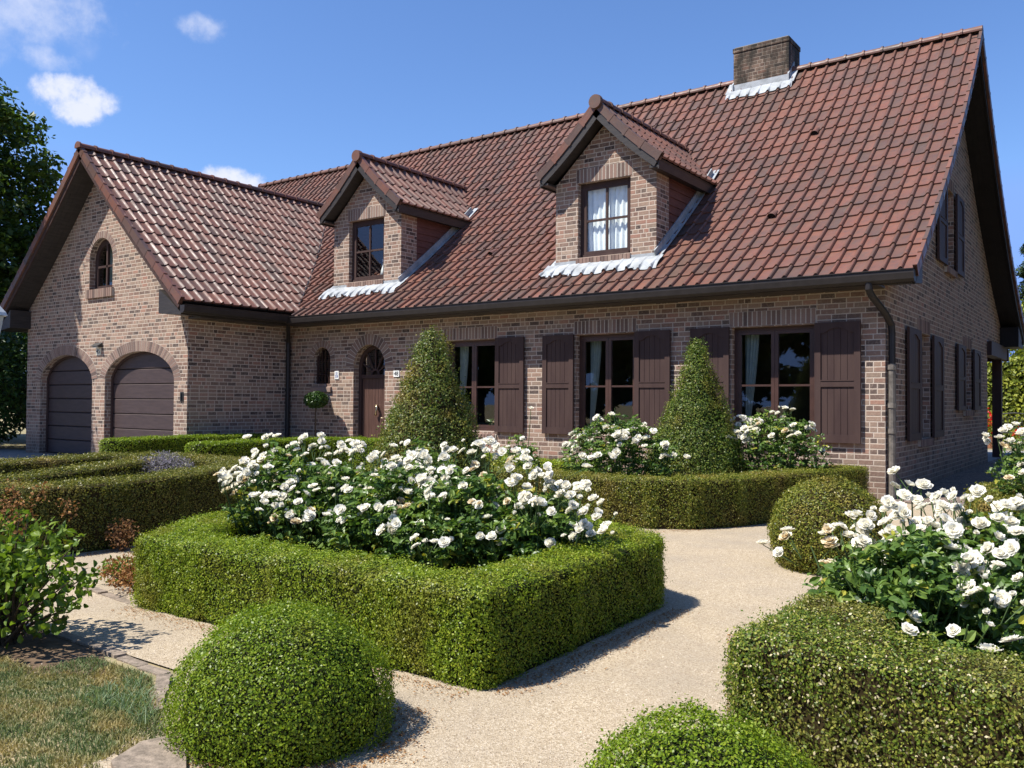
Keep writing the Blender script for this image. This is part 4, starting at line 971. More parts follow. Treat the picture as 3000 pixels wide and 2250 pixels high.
# ---------------------------------------------------------------- hedges
def seg_dist(P, segs):
    d = np.full(len(P), 1e9)
    for a, b, w in segs:
        a = np.array(a); b = np.array(b); ab = b-a; t = np.clip(((P-a)@ab)/max(1e-9, ab@ab), 0, 1); d = np.minimum(d, np.linalg.norm(P-(a+t[:, None]*ab), axis=1)-w)
    return d
def wobble(P, k=1.0):
    x, y, z = P[:, 0], P[:, 1], P[:, 2]
    return k*1.1*(.009*np.sin(7*x+3*y)*np.cos(6*y-4*z)+.007*np.sin(15*x-9*z+4)*np.sin(13*y+6*z)+.004*np.sin(31*x+27*y+23*z))
def hedge(label, poly, w, h, leaf, dens, size, core='core', rad=.05, spread=.011, name='box_hedge', cat='hedge', group=None, grow=1.0, extra=()):
    segs = [(tuple(poly[i]), tuple(poly[i+1]), w) for i in range(len(poly)-1)]
    for (pl, w2) in extra: segs += [(tuple(pl[i]), tuple(pl[i+1]), w2) for i in range(len(pl)-1)]
    S = []; SN = []
    for a, b, w_ in segs:
        a = np.array(a); b = np.array(b); L = np.linalg.norm(b-a); t = (b-a)/L; nn = np.array([-t[1], t[0]])
        for sg in (-1, 1):
            n = int(L*h*dens); u = RNG.random(n)*L; P2 = a+u[:, None]*t+sg*nn*w_; S.append(np.column_stack([P2, RNG.random(n)*h])); SN.append(np.column_stack([np.tile(sg*nn, (n, 1)), np.zeros(n)]))
        for p in (a, b):
            n = int(2*PI*w_*h*dens*.75); an = RNG.random(n)*2*PI; dr_ = np.column_stack([np.cos(an), np.sin(an)]); S.append(np.column_stack([p+dr_*w_, RNG.random(n)*h])); SN.append(np.column_stack([dr_, np.zeros(n)]))
    S = np.concatenate(S); SN = np.concatenate(SN); d = seg_dist(S[:, :2], segs); k = d > -.005; S = S[k]; SN = SN[k]
    over = np.clip((S[:, 2]-(h-rad))/rad, 0, 1); S[:, :2] -= SN[:, :2]*(rad*(1-np.sqrt(np.clip(1-over**2, 0, 1))))[:, None]; SN[:, 2] = over*1.2
    bot = np.clip((.06-S[:, 2])/.06, 0, 1); S[:, :2] -= SN[:, :2]*(bot*.025)[:, None]
    pa = np.array([p for sg_ in segs for p in sg_[:2]]); lo = pa.min(0)-w; hi = pa.max(0)+w; n = int(np.prod(hi-lo)*dens); T = RNG.uniform(lo, hi, (n, 2)); d = seg_dist(T, segs); k = d < -.2*rad; T = T[k]; d = d[k]
    e = np.clip((d+rad)/rad, 0, 1); zt = h-rad*(1-np.sqrt(np.clip(1-e**2, 0, 1)))
    T = np.column_stack([T, zt]); TN = np.column_stack([np.zeros((len(T), 2)), np.ones(len(T))])
    P = np.concatenate([S, T]); N = np.concatenate([SN, TN])
    P = P+N*(wobble(P, grow)+RNG.normal(0, spread, len(P)))[:, None]
    cl_ = (np.sin(P[:, 0]*23+2*np.sin(P[:, 1]*9))*np.sin(P[:, 1]*21+3*P[:, 2])*np.sin(P[:, 2]*19+P[:, 0]*5)) > .35
    q = RNG.random(len(P)) < np.where(cl_, .22, .03); P[q] += N[q]*RNG.uniform(.006, .034, q.sum())[:, None]
    hole = (np.sin(P[:, 0]*17+1+np.sin(P[:, 1]*11))*np.sin(P[:, 1]*15+2*P[:, 2])*np.sin(P[:, 2]*16+P[:, 0]*4+2)) > .62
    keep = ~(hole & (RNG.random(len(P)) < .55)); P = P[keep]; N = N[keep]
    V, F, R = quads(P, N+RNG.normal(0, .5, P.shape), size, size*.62)
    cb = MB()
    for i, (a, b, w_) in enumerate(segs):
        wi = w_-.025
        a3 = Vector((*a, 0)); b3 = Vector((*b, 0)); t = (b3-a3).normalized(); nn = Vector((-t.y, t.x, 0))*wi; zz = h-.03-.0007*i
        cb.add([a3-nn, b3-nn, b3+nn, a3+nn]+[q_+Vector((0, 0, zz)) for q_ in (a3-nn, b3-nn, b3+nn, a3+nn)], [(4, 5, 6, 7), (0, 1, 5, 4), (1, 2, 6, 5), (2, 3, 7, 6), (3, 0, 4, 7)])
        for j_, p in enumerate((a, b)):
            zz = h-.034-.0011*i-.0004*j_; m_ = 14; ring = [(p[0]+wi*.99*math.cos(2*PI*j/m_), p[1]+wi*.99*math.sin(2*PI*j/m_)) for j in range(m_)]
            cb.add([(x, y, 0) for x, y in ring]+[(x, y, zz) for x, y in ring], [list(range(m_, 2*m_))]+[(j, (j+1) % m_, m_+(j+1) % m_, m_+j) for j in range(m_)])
    Vc = np.array(cb.V); Fa = cb.F+[list(f+len(Vc)) for f in F]
    o = mesh_np(name, np.concatenate([Vc, V]), Fa, [M[core], M[leaf]], np.concatenate([cb.R, R]), [0]*len(cb.F)+[1]*len(F), loc=(poly[0][0], poly[0][1], 0), uvm=False)
    return tagp(o, label, cat, group)

def solid(label, name, cat, prof, c, leaf, dens, size, core='core', spread=.014, group=None, sx=1, sy=1, grow=1.0, shoots=.04):
    """body of revolution: prof list of (r,z)"""
    prof = np.array(prof); seg = np.linalg.norm(np.diff(prof, axis=0), axis=1); area = seg*(prof[:-1, 0]+prof[1:, 0])*PI; n = int(area.sum()*dens)
    i = RNG.choice(len(seg), n, p=area/area.sum()); t = RNG.random(n); r = prof[i, 0]*(1-t)+prof[i+1, 0]*t; z = prof[i, 1]*(1-t)+prof[i+1, 1]*t
    tt = (prof[i+1]-prof[i])/seg[i][:, None]; an = RNG.random(n)*2*PI
    nr = tt[:, 1]; nz = -tt[:, 0]; nr, nz = np.where(nr*0+1 > 0, nr, nr), nz
    N = np.column_stack([np.cos(an)*nr*sx, np.sin(an)*nr*sy, nz]); N *= np.where((N[:, 0]*np.cos(an)+N[:, 1]*np.sin(an)) < -1e-3, -1, 1)[:, None]
    P = np.column_stack([c[0]+np.cos(an)*r*sx, c[1]+np.sin(an)*r*sy, c[2]+z])
    P = P+N*(wobble(P, grow)*1.3+RNG.normal(0, spread, n))[:, None]
    q = RNG.random(n) < shoots; P[q] += N[q]*RNG.uniform(.01, .04, q.sum())[:, None]
    V, F, R = quads(P, N+RNG.normal(0, .55, P.shape), size, size*.62)
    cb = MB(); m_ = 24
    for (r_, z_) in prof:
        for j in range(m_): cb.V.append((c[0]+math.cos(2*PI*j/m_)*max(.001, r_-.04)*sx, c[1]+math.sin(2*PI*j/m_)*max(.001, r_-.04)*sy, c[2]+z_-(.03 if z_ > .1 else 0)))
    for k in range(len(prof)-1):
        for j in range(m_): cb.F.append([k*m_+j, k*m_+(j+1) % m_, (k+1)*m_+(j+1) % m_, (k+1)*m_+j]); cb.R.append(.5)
    Vc = np.array(cb.V); Fa = cb.F+[list(f+len(Vc)) for f in F]
    o = mesh_np(name, np.concatenate([Vc, V]), Fa, [M[core], M[leaf]], np.concatenate([cb.R, R]), [0]*len(cb.F)+[1]*len(F), loc=(c[0], c[1], c[2]), uvm=False)
    return tagp(o, label, cat, group)

hedge('bright green clipped box hedge framing the central white rose bed', [(.28, -9.87), (.25, -9.1), (.16, -8.0), (-.55, -7.62), (-2.4, -7.75), (-3.05, -8.35), (-2.72, -9.1), (-2.27, -9.90), (-1.0, -9.89), (.28, -9.87)], .20, .46, 'box1', 20000, .0132, extra=(([(-.3, -9.98), (.395, -9.98), (.37, -9.2), (.31, -8.05), (.0, -7.85)], .095), ([(-1.4, -10.0), (-2.33, -10.02), (-2.80, -9.3)], .085)))
hedge('olive box hedge with pale dead flecks around the right-hand rose bed', [(1.93, -8.9), (1.94, -9.88), (2.7, -9.99), (4.0, -9.95)], .20, .48, 'box3', 22000, .0128, 'coreb', extra=(([(1.83, -8.95), (1.80, -10.06), (2.8, -10.1)], .11),))
hedge('curved olive brown box hedge below the two right windows', [(-3.4, -4.60), (-2.5, -4.66), (-1.84, -4.72), (-1.4, -4.60), (-1.07, -4.38), (-.80, -3.9), (-.58, -3.1), (-.37, -2.1), (-.17, -1.25)], .23, .53, 'box2', 11500, .0172, 'coreb')
hedge('brown patched box hedge ring with a dark shaded side, left of the central bed', [(-5.35, -10.5), (-4.85, -9.6), (-4.80, -8.95), (-5.02, -8.2), (-5.45, -7.3), (-5.85, -6.55), (-6.5, -6.35), (-7.8, -6.25), (-8.5, -6.9), (-8.2, -7.9), (-8.0, -9.3)], .24, .60, 'box4', 10500, .0178, 'coreb')
hedge('diagonal browned box hedge crossing inside the left hedge ring', [(-6.1, -10.3), (-6.05, -9.3), (-6.55, -8.4), (-7.3, -7.3), (-7.6, -6.7)], .22, .585, 'box4', 5500, .023, 'coreb')
hedge('green box hedge in front of the garage, rounded left end', [(-12.2, -4.6), (-12.6, -3.6), (-12.7, -2.4), (-12.5, -1.3)], .3, .62, 'box1b', 5000, .027)
hedge('shorter bright green box hedge block just right of the garage hedge', [(-10.0, -4.3), (-10.2, -3.1), (-10.25, -1.9), (-9.7, -1.2), (-8.6, -1.0)], .3, .62, 'box1b', 5000, .027)
hedge('low green box hedge running along under the left front window', [(-7.2, -1.6), (-5.6, -2.0), (-4.4, -2.6), (-3.3, -3.0)], .24, .5, 'box1', 4200, .028)
hedge('low hedge by the side path at the right edge', [(1.64, -1.75), (1.66, -2.7), (1.95, -3.95), (2.5, -4.7)], .22, .44, 'box4', 5500, .024, 'coreb')

def dome(r, zc, rz, z0=0, n=14):
    a0 = math.asin(max(-1, (z0-zc)/rz)); return [(r*math.cos(a0+(PI/2-a0)*i/n), zc+rz*math.sin(a0+(PI/2-a0)*i/n)) for i in range(n+1)]
solid('large bright green clipped box ball at the bottom left of the path', 'box_ball', 'topiary', dome(.435, .11, .38), (.115, -10.93, 0), 'box1b', 30000, .0118)
solid('green box ball cut off by the bottom edge, in front of the right hedge', 'box_ball', 'topiary', dome(.41, .03, .385), (1.93, -10.87, 0), 'box1b', 30000, .0115)
solid('olive box dome at the bend of the path before the house corner', 'box_ball', 'topiary', dome(.47, .28, .45), (.87, -5.90, 0), 'box2', 12000, .018, 'coreb')
solid('tall brown tinged topiary cone left, hiding part of the window', 'topiary_cone', 'topiary', [(.60, 0), (.68, .25), (.63, .52), (.51, .9), (.37, 1.28), (.235, 1.64), (.11, 1.95), (.04, 2.07), (0, 2.10)], (-2.87, -6.62, 0), 'cone', 9000, .023, 'coreb', .03, grow=2.2, shoots=.1)
solid('narrow green topiary cone in front of the right window', 'topiary_cone', 'topiary', [(.60, 0), (.67, .28), (.60, .62), (.465, 1.0), (.325, 1.4), (.17, 1.85), (.075, 2.12), (.02, 2.22)], (-1.86, -2.35, 0), 'coneg', 8000, .024, 'core', .03, grow=2.0, shoots=.1)

# ---------------------------------------------------------------- roses
def petal_grid(L, W, cup, roll):
    P = []
    for j in range(4):
        t = j/3
        for i in range(4):
            s = i/3*2-1; w = W*math.sin(PI*(.12+.62*t))*.5
            P.append((s*w, L*t, cup*(s*s*.5+t*t*.9)*L-roll*max(0, t-.6)*L))
    F = [(j*4+i, j*4+i+1, (j+1)*4+i+1, (j+1)*4+i) for j in range(3) for i in range(3)]
    return P, F
def bloom_mesh(name, seed, mat, openness=1.0):
    rs = random.Random(seed); V = []; F = []; R = []
    for layer, (n, L, tilt) in enumerate(((6, .042, 8), (6, .038, 24), (5, .033, 42), (5, .027, 58), (4, .020, 74), (3, .014, 84))):
        for i in range(n):
            P, Fc = petal_grid(L*rs.uniform(.85, 1.1), L*1.15, .35, .45 if layer < 3 else .1)
            az = 2*PI*(i+.5*layer+rs.uniform(-.2, .2))/n; tl = math.radians(tilt*openness+rs.uniform(-9, 9))
            Mx = Matrix.Rotation(az, 3, 'Z') @ Matrix.Rotation(tl, 3, 'X'); b = len(V)
            for p in P: V.append(tuple(Mx @ Vector(p)+Vector((0, 0, layer*.0015))))
            F += [tuple(k+b for k in f) for f in Fc]; R += [rs.random()]*len(Fc)
    o = mesh_np(name, np.array(V), np.array(F), mat, R, uvm=False, smooth=True)
    me = o.data; bpy.data.objects.remove(o); return me
BL = [bloom_mesh('bloom', i, M['petal'], (1, .7, 1.2, .45, 1.35, .85)[i % 6]) for i in range(6)]+[bloom_mesh('bloom', 9, M['petalc'], 1.0)]
TOPROSE = []
def rose_bush(label, c, rx, ry, h, nstem, nclus, nleaf, px=.052, zlo=.12, group='white rose bushes', extra=(), bs=1.0):
    t = thing('rose_bush', label, 'rose bush', (c[0], c[1], 0), group)
    st = MB(); tips = []
    for i in range(nstem):
        a = 2*PI*random.random(); r = math.sqrt(random.random()); tx = c[0]+rx*r*math.cos(a); ty = c[1]+ry*r*math.sin(a); tz = h*(1-.38*r*r)*random.uniform(.8, 1.05)
        bx = c[0]+rx*.35*r*math.cos(a)+random.uniform(-.05, .05); by = c[1]+ry*.35*r*math.sin(a)+random.uniform(-.05, .05)
        mid = ((bx*.45+tx*.55)+random.uniform(-.04, .04), (by*.45+ty*.55)+random.uniform(-.04, .04), tz*.55)
        st.tube([(bx, by, 0), mid, (tx, ty, tz)], [.007, .005, .003], 5); tips.append(Vector((tx, ty, tz)))
    for e in extra:
        e = Vector(e); st.tube([(c[0]+(e.x-c[0])*.5, c[1]+(e.y-c[1])*.5, .1), (e.x*.8+c[0]*.2, e.y*.8+c[1]*.2, e.z*.6), e], [.006, .005, .0035], 5)
    # blooms
    # flower heads stand mostly on the sunny side and on top
    tips.sort(key=lambda q: (q.y-c[1])/ry-.7*q.z/h+random.random()*1.7)
    clus = list(extra)+tips[:nclus]; nb = 0
    for ci, q in enumerate(clus):
        q = Vector(q); m_ = (random.choice((5, 5, 6, 7)) if ci < len(extra) and len(extra) > 5 else random.choice((1, 2, 3, 4, 5))) if nclus > 6 else random.choice((1, 2, 3))
        cream = random.random() < .09
        for b in range(m_):
            if nb >= 98: break
            off = Vector((random.gauss(0, 1), random.gauss(0, 1), random.gauss(0, .4)))*(.026+.010*m_) if m_ > 1 else Vector((0, 0, 0))
            o = bpy.data.objects.new('bloom', BL[6] if cream and random.random() < .7 else BL[random.randrange(6)]); COL.objects.link(o); o.parent = t
            o.location = q+off-Vector((c[0], c[1], 0)); o.scale = [random.uniform(.78, 1.12)]*3
            dirv = Vector((random.gauss(.1, .5), random.gauss(-.55, .5), .75+random.random()*.5)); o.rotation_euler = dirv.to_track_quat('Z', 'Y').to_euler(); nb += 1
            if random.random() < .25: o.scale = (random.uniform(.32, .5),)*2+(random.uniform(.5, .8),)
            else: k_ = random.uniform(.68, 1.0)*bs; o.scale = (k_*random.uniform(.85, 1.15), k_*random.uniform(.85, 1.15), k_*random.uniform(.7, 1.25))
            p1 = q+off; st.tube([p1, (q.x+(p1.x-q.x)*.4, q.y+(p1.y-q.y)*.4, min(p1.z, q.z)-.07)], .0022, 4)
    st.build('stems', M['stem'], t)
    # leaves: leaflets in small sprays through the volume and round the stems
    n = nleaf//5; u = RNG.normal(0, 1, (n, 3)); u /= np.linalg.norm(u, axis=1, keepdims=True); rr = RNG.random(n)**.42
    P = np.column_stack([c[0]+u[:, 0]*rx*rr*1.02, c[1]+u[:, 1]*ry*rr*1.02, np.zeros(n)])
    prad = np.hypot((P[:, 0]-c[0])/rx, (P[:, 1]-c[1])/ry); P[:, 2] = zlo+(h*(1-.38*prad**2)-.03-zlo)*(RNG.random(n)**.75)
    gap = np.sin(P[:, 0]*11+1)*np.sin(P[:, 1]*12)*np.sin(P[:, 2]*13+2); P = P[gap < .25]
    n = len(P); D = RNG.normal(0, 1, (n, 3)); D[:, 2] *= .4; D /= np.linalg.norm(D, axis=1, keepdims=True)
    Q = []; lv = []
    base = RNG.random(n)
    for k in range(5):
        side = np.cross(D, [0, 0, 1.]); side /= np.linalg.norm(side, axis=1, keepdims=True)+1e-9
        Q.append(P+D*px*(.4+.55*(k//2))+side*px*.42*(0 if k == 4 else (1 if k % 2 else -1))); lv.append(np.clip(base+RNG.normal(0, .08, n), 0, 1))
    Q = np.concatenate(Q); lv = np.concatenate(lv)
    N = RNG.normal(0, .55, Q.shape)+np.array([-.1, -.25, .9])
    V, F, R = ovate(Q, N, px*1.05, px*.54, .3, lv); mesh_np('leaves', V, F, M['rose'], R, None, t, uvm=False)
    return t
rose_bush('tallest white rose bush at the left end of the central bed', (-2.32, -8.9), .40, .45, 1.02, 36, 8, 5000, extra=((-2.83, -8.7, 1.07), (-2.62, -8.82, 0.97), (-2.55, -8.93, 0.92), (-2.5, -9.21, 0.85), (-2.39, -9.43, 0.78), (-2.32, -8.9, 0.9), (-2.31, -9.23, 0.82), (-2.3, -8.64, 0.95), (-2.29, -8.46, 0.97), (-2.41, -9.22, 0.86), (-2.39, -9.35, 0.8), (-2.5, -8.57, 1.0)))
rose_bush('dense white rose bush second from the left in the central bed', (-1.82, -8.8), .46, .50, .92, 40, 12, 6000, extra=((-2.19, -8.35, 0.97), (-2.04, -8.34, 0.98), (-2.14, -8.74, 0.86), (-2.08, -8.97, 0.79), (-1.93, -9.3, 0.67), (-1.99, -9.41, 0.68), (-1.89, -9.17, 0.70), (-1.96, -8.76, 0.8), (-1.93, -8.6, 0.85), (-1.68, -8.65, 0.82), (-1.72, -8.93, 0.7), (-1.72, -9.3, 0.55), (-1.81, -8.43, 0.93)))
rose_bush('dense white rose bush in the middle of the central bed', (-1.25, -8.75), .50, .60, .92, 52, 22, 8000, extra=((-1.47, -8.68, 0.79), (-1.45, -8.5, 0.9), (-1.28, -8.72, 0.8), (-1.06, -8.8, 0.76), (-1.06, -8.4, 0.98), (-1.18, -8.45, 0.94)))
rose_bush('dense white rose bush in the right half of the central bed', (-.72, -8.72), .48, .58, .90, 48, 22, 7800, extra=((-0.98, -8.72, 0.79), (-0.92, -8.65, 0.83), (-0.93, -8.38, 1.0), (-0.75, -8.65, 0.84), (-0.77, -8.38, 1.0), (-0.71, -8.5, 0.93), (-0.55, -9.3, 0.52)))
rose_bush('white rose bush drooping over the right end of the central hedge', (-.26, -8.58), .42, .50, .80, 40, 12, 5500, extra=((-0.38, -8.47, 0.94), (-0.27, -8.52, 0.89), (-0.06, -8.81, 0.75), (-0.06, -8.56, 0.8), (0.0, -8.5, 0.79), (0.11, -8.59, 0.73), (0.2, -8.7, 0.67), (-0.31, -8.72, 0.83), (.10, -8.35, .66), (.14, -8.6, .54), (.24, -8.62, .58)))
rose_bush('thin rose bush behind the central bed with few flowers', (-2.1, -7.6), .5, .4, 1.05, 20, 12, 1800)
rose_bush('sparse rose with a single flower head before the left window', (-3.55, -4.1), .4, .3, .95, 12, 6, 900, extra=((-3.3, -4.2, 1.27),))
rose_bush('white rose bush between the two topiary cones', (-2.35, -3.65), .82, .55, 1.24, 70, 44, 9000, px=.05, bs=1.35)
rose_bush('white rose bush right of the narrow cone below the right window', (-.95, -1.95), .76, .5, 1.30, 64, 40, 8500, px=.05, bs=1.35)
rose_bush('big white rose bush in the right foreground', (2.17, -8.98), .50, .50, .80, 58, 9, 8500, px=.05, extra=((2.42, -9.5, 0.5), (2.48, -9.32, 0.55), (2.48, -9.21, 0.58), (2.46, -9.06, 0.64), (2.38, -8.96, 0.68), (2.25, -8.88, 0.70), (1.95, -8.85, 0.68), (2.3, -8.81, 0.72), (1.62, -8.85, 0.64), (1.80, -8.85, 0.68), (2.04, -8.77, 0.72), (1.89, -8.77, 0.70), (1.74, -8.76, 0.71), (2.12, -8.66, 0.76), (1.78, -8.66, 0.76), (1.88, -8.52, 0.84), (1.94, -8.36, .93), (2.03, -8.31, .95), (1.99, -8.34, .92)))
rose_bush('white rose bush at the right edge behind the foreground one', (2.42, -8.45), .58, .5, .86, 60, 18, 9000, px=.05, extra=((2.5, -8.85, 0.72), (2.5, -8.66, 0.80), (2.43, -8.63, 0.82), (2.17, -8.59, 0.80), (2.02, -8.59, 0.79), (2.32, -8.52, 0.85), (2.21, -8.48, 0.87), (2.45, -8.44, 0.90), (2.1, -8.42, .86)))
rose_bush('white rose bush by the side path at the far right edge', (2.12, -2.9), .42, .5, 1.12, 40, 26, 4500, px=.05, extra=((1.78, -3.1, 1.02), (1.85, -2.8, 1.12)), bs=1.25)

# ---------------------------------------------------------------- other plants
def blob(label, name, cat, c, r, n, L, W, leafm, stemm='stem', flat=1., stems=14, up=.4, shell=.5, part='leaves', group=None, lf=None):
    t = thing(name, label, cat, (c[0], c[1], c[2]), group)
    u = RNG.normal(0, 1, (n, 3)); u /= np.linalg.norm(u, axis=1, keepdims=True); rr = RNG.random(n)**shell
    P = np.array([c[0], c[1], c[2]+r[2]])+u*np.array(r)*rr[:, None]; P = P[P[:, 2] > c[2]+.01]
    g_ = np.sin(P[:, 0]*9/r[0]*.5+1)*np.sin(P[:, 1]*8/r[1]*.5)*np.sin(P[:, 2]*9/r[2]*.5+2); P = P[g_ < .4]
    N = RNG.normal(0, .7, P.shape)+np.array([0, -.1, up]); V, F, R = (lf or leafpts)(P, N, L, W); mesh_np(part, V, F, M[leafm], R, None, t, uvm=False)
    mb = MB()
    for i in range(stems):
        k = P[RNG.integers(len(P))]; mb.tube([(c[0]+random.uniform(-.1, .1)*r[0], c[1]+random.uniform(-.1, .1)*r[1], c[2]), ((c[0]+k[0])/2, (c[1]+k[1])/2, c[2]+(k[2]-c[2])*.6), tuple(k)], [.008, .006, .003], 5)
    mb.build('stems', M[stemm], t); return t
b1 = blob('leafy green shrub at the left edge with brown seed heads', 'leafy_shrub', 'shrub', (-2.12, -11.0, 0), (.56, .42, .37), 1700, .054, .036, 'shrub', 'bark', stems=60, shell=.62, up=.1, lf=ovate)
mb = MB(); 
P = np.array([[-2.12+random.uniform(-.5, .42), -11.0+random.uniform(-.3, .3), 0] for _ in range(26)]); Q = []
for p in P:
    z = .82*(1-.45*((p[0]+2.12)/.6)**2)*random.uniform(.85, 1.05); mb.tube([(p[0], p[1], z-.15), (p[0], p[1], z+.03)], .003, 4)
    for _ in range(26): Q.append((p[0]+random.gauss(0, .022), p[1]+random.gauss(0, .022), z+random.uniform(-.05, .06)))
V, F, R = leafpts(np.array(Q), RNG.normal(0, 1, (len(Q), 3)), .019, .015); mesh_np('seed_heads', V, F, M['dead'], R, None, b1)['kind'] = 'stuff'
blob('small dried brown bush at the foot of the shaded hedge', 'dried_bush', 'bush', (-4.42, -9.0, 0), (.16, .16, .15), 700, .03, .018, 'reddish', 'bark', shell=.7)
blob('dry tangled weeds against the left end of the front hedge', 'dried_weeds', 'weeds', (-2.75, -9.85, 0), (.32, .24, .14), 1300, .03, .016, 'dead', 'bark', shell=.6)
blob('dry weeds with some green leaves beside the dried bed', 'dried_weeds', 'weeds', (-3.15, -9.75, 0), (.22, .18, .10), 600, .035, .018, 'shrub', 'bark', shell=.6)
blob('rust coloured low plant behind the left corner of the central hedge', 'rust_plant', 'plant', (-3.25, -8.2, 0), (.45, .25, .27), 2600, .022, .012, 'reddish', 'bark', shell=.5)
blob('greyish purple lavender bush inside the left hedge ring', 'lavender_bush', 'bush', (-7.0, -6.95, 0), (.55, .35, .36), 6000, .05, .008, 'lav', 'bark', shell=.4)
# standard bay tree by the door
t = thing('bay_tree', 'small round headed standard bay tree beside the front door', 'tree', (-11.55, -.46, 0))
mb = MB(); mb.tube([(-11.55, -.46, 0), (-11.56, -.46, .6), (-11.55, -.46, 1.25)], [.022, .018, .016], 8); mb.build('trunk', M['bark'], t)
n = 2600; u = RNG.normal(0, 1, (n, 3)); u /= np.linalg.norm(u, axis=1, keepdims=True); P = np.array([-11.55, -.46, 1.38])+u*np.array([.275, .26, .19])*(RNG.random(n)**.35)[:, None]
V, F, R = leafpts(P, u+RNG.normal(0, .6, P.shape), .06, .03); mesh_np('crown', V, F, M['laurel'], R, None, t, uvm=False)

# ---------------------------------------------------------------- trees
def tree(label, name, c, h, crown_c, crown_r, nclump, per, L, W, leafm, group=None, trunk_r=.28, clump_r=.75, shell=.45, cat='tree', limbs=10, lean=(0, 0)):
    t = thing(name, label, cat, (c[0], c[1], 0), group)
    cc = np.array(crown_c); u = RNG.normal(0, 1, (nclump, 3)); u /= np.linalg.norm(u, axis=1, keepdims=True); rr = RNG.random(nclump)**shell
    CL = cc+u*np.array(crown_r)*rr[:, None]
    mb = MB(); top = Vector((c[0]+lean[0], c[1]+lean[1], crown_c[2]+crown_r[2]*.4))
    mb.tube([(c[0], c[1], -.05), (c[0]+lean[0]*.3, c[1]+lean[1]*.3, h*.25), (c[0]+lean[0]*.7, c[1]+lean[1]*.7, h*.5), tuple(top)], [trunk_r*1.3, trunk_r, trunk_r*.7, trunk_r*.2], 10)
    for i in range(limbs):
        q = CL[RNG.integers(nclump)]; z0 = h*random.uniform(.25, .6); k = z0/top.z; b = Vector((c[0]+(top.x-c[0])*k, c[1]+(top.y-c[1])*k, z0)); q = Vector(q)
        m_ = (b+q)/2+Vector((random.uniform(-.2, .2), random.uniform(-.2, .2), random.uniform(0, .4))); mb.tube([tuple(b), tuple(m_), tuple(q)], [trunk_r*.35, trunk_r*.2, trunk_r*.06], 6)
    mb.build('trunk', M['bark'], t)
    sz = RNG.uniform(.5, 1.25, nclump)*clump_r
    n = nclump*per; ci = np.repeat(np.arange(nclump), per); v = RNG.normal(0, 1, (n, 3)); v /= np.linalg.norm(v, axis=1, keepdims=True)
    P = CL[ci]+v*(RNG.random(n)**.5*sz[ci])[:, None]*np.array([1, 1, .7]); base = RNG.random(nclump)
    N = v*.5+RNG.normal(0, .6, P.shape)+np.array([0, 0, .6])
    V, F, R = leafpts(P, N, L, W, .2, np.clip(base[ci]*.5+RNG.random(n)*.6, 0, 1)); mesh_np('crown', V, F, M[leafm], R, None, t, uvm=False); return t
tree('large dark leafy maple tree left of the garage', 'maple_tree', (-29.8, -.9), 12, (-30.0, -1.1, 6.6), (4.6, 4.2, 6.0), 560, 110, .21, .17, 'tree1', clump_r=.9)
tree('tall tree standing left out in front of the garage', 'maple_tree', (-24.0, -8.0), 13, (-22.5, -6.6, 9.4), (2.3, 1.9, 4.6), 380, 120, .22, .17, 'tree1', clump_r=.8)
blob('dark evergreen shrub at the left edge by the garage corner', 'evergreen_shrub', 'shrub', (-22.6, -2.8, 0), (2.2, 1.8, 1.8), 12000, .16, .08, 'laurel', 'bark', shell=.4)
blob('dark shrub behind the garage corner on the left', 'evergreen_shrub', 'shrub', (-24.5, .8, 0), (3.4, 2.2, 2.6), 14000, .18, .09, 'laurel', 'bark', shell=.4)
# conifers and trees behind the house on the right
def conifer(label, c, h, r, n, group):
    t = thing('conifer_tree', label, 'tree', (c[0], c[1], 0), group)
    mb = MB(); mb.tube([(c[0], c[1], 0), (c[0], c[1], h)], [.22, .03], 8); mb.build('trunk', M['bark'], t)
    tt = RNG.random(n)**.8; z = h*(.08+.92*tt); lay = (1-tt)*(.65+.35*np.sin(tt*60)); a = RNG.random(n)*2*PI; arm = .75+.3*np.sin(a*7+np.floor(tt*19)*2.1)
    rr = r*lay*arm*RNG.random(n)**.4+.04; P = np.column_stack([c[0]+np.cos(a)*rr, c[1]+np.sin(a)*rr, z-rr*.25]); N = np.column_stack([np.cos(a)*.4, np.sin(a)*.4, np.ones(n)])+RNG.normal(0, .5, P.shape)
    V, F, R = leafpts(P, N, .30, .09); mesh_np('crown', V, F, M['conifer'], R, None, t, uvm=False)
conifer('dark green conifer with a pointed top behind the right roof edge', (-1.5, 38.3), 10.9, 3.4, 9000, 'trees behind the house')
conifer('lower conifer at the right picture edge', (.6, 36.0), 8.6, 3.6, 9000, 'trees behind the house')
tree('pale green leafy tree below the conifers at the right edge', 'broadleaf_tree', (.2, 29), 6, (.2, 29, 4.4), (2.2, 1.8, 1.7), 70, 60, .2, .13, 'ivy', 'trees behind the house', .15, .6)
conifer('conifer tip showing above the left roof edge of the garage', (-31.5, 9.5), 8.6, 2.2, 4000, None)
for i, (x, y, s_) in enumerate(((9.0, 2.0, 1.3), (9.5, 8.5, 1.4), (9.8, 15.5, 1.3))):  # out-of-view trees added to keep sky light off the right gable wall
    tree(('unseen tree added right of the house to block sky light, nearest', 'unseen tree added right of the house to block sky light, middle one', 'unseen tree added right of the house to block sky light, farthest')[i], 'sky_blocker_tree', (x, y), 8*s_, (x, y, 4.4*s_), (2.8*s_, 3.6, 4.2*s_), 110, 70, .5, .36, 'tree1', 'unseen trees added to block sky light', .2, 1.2, limbs=5)
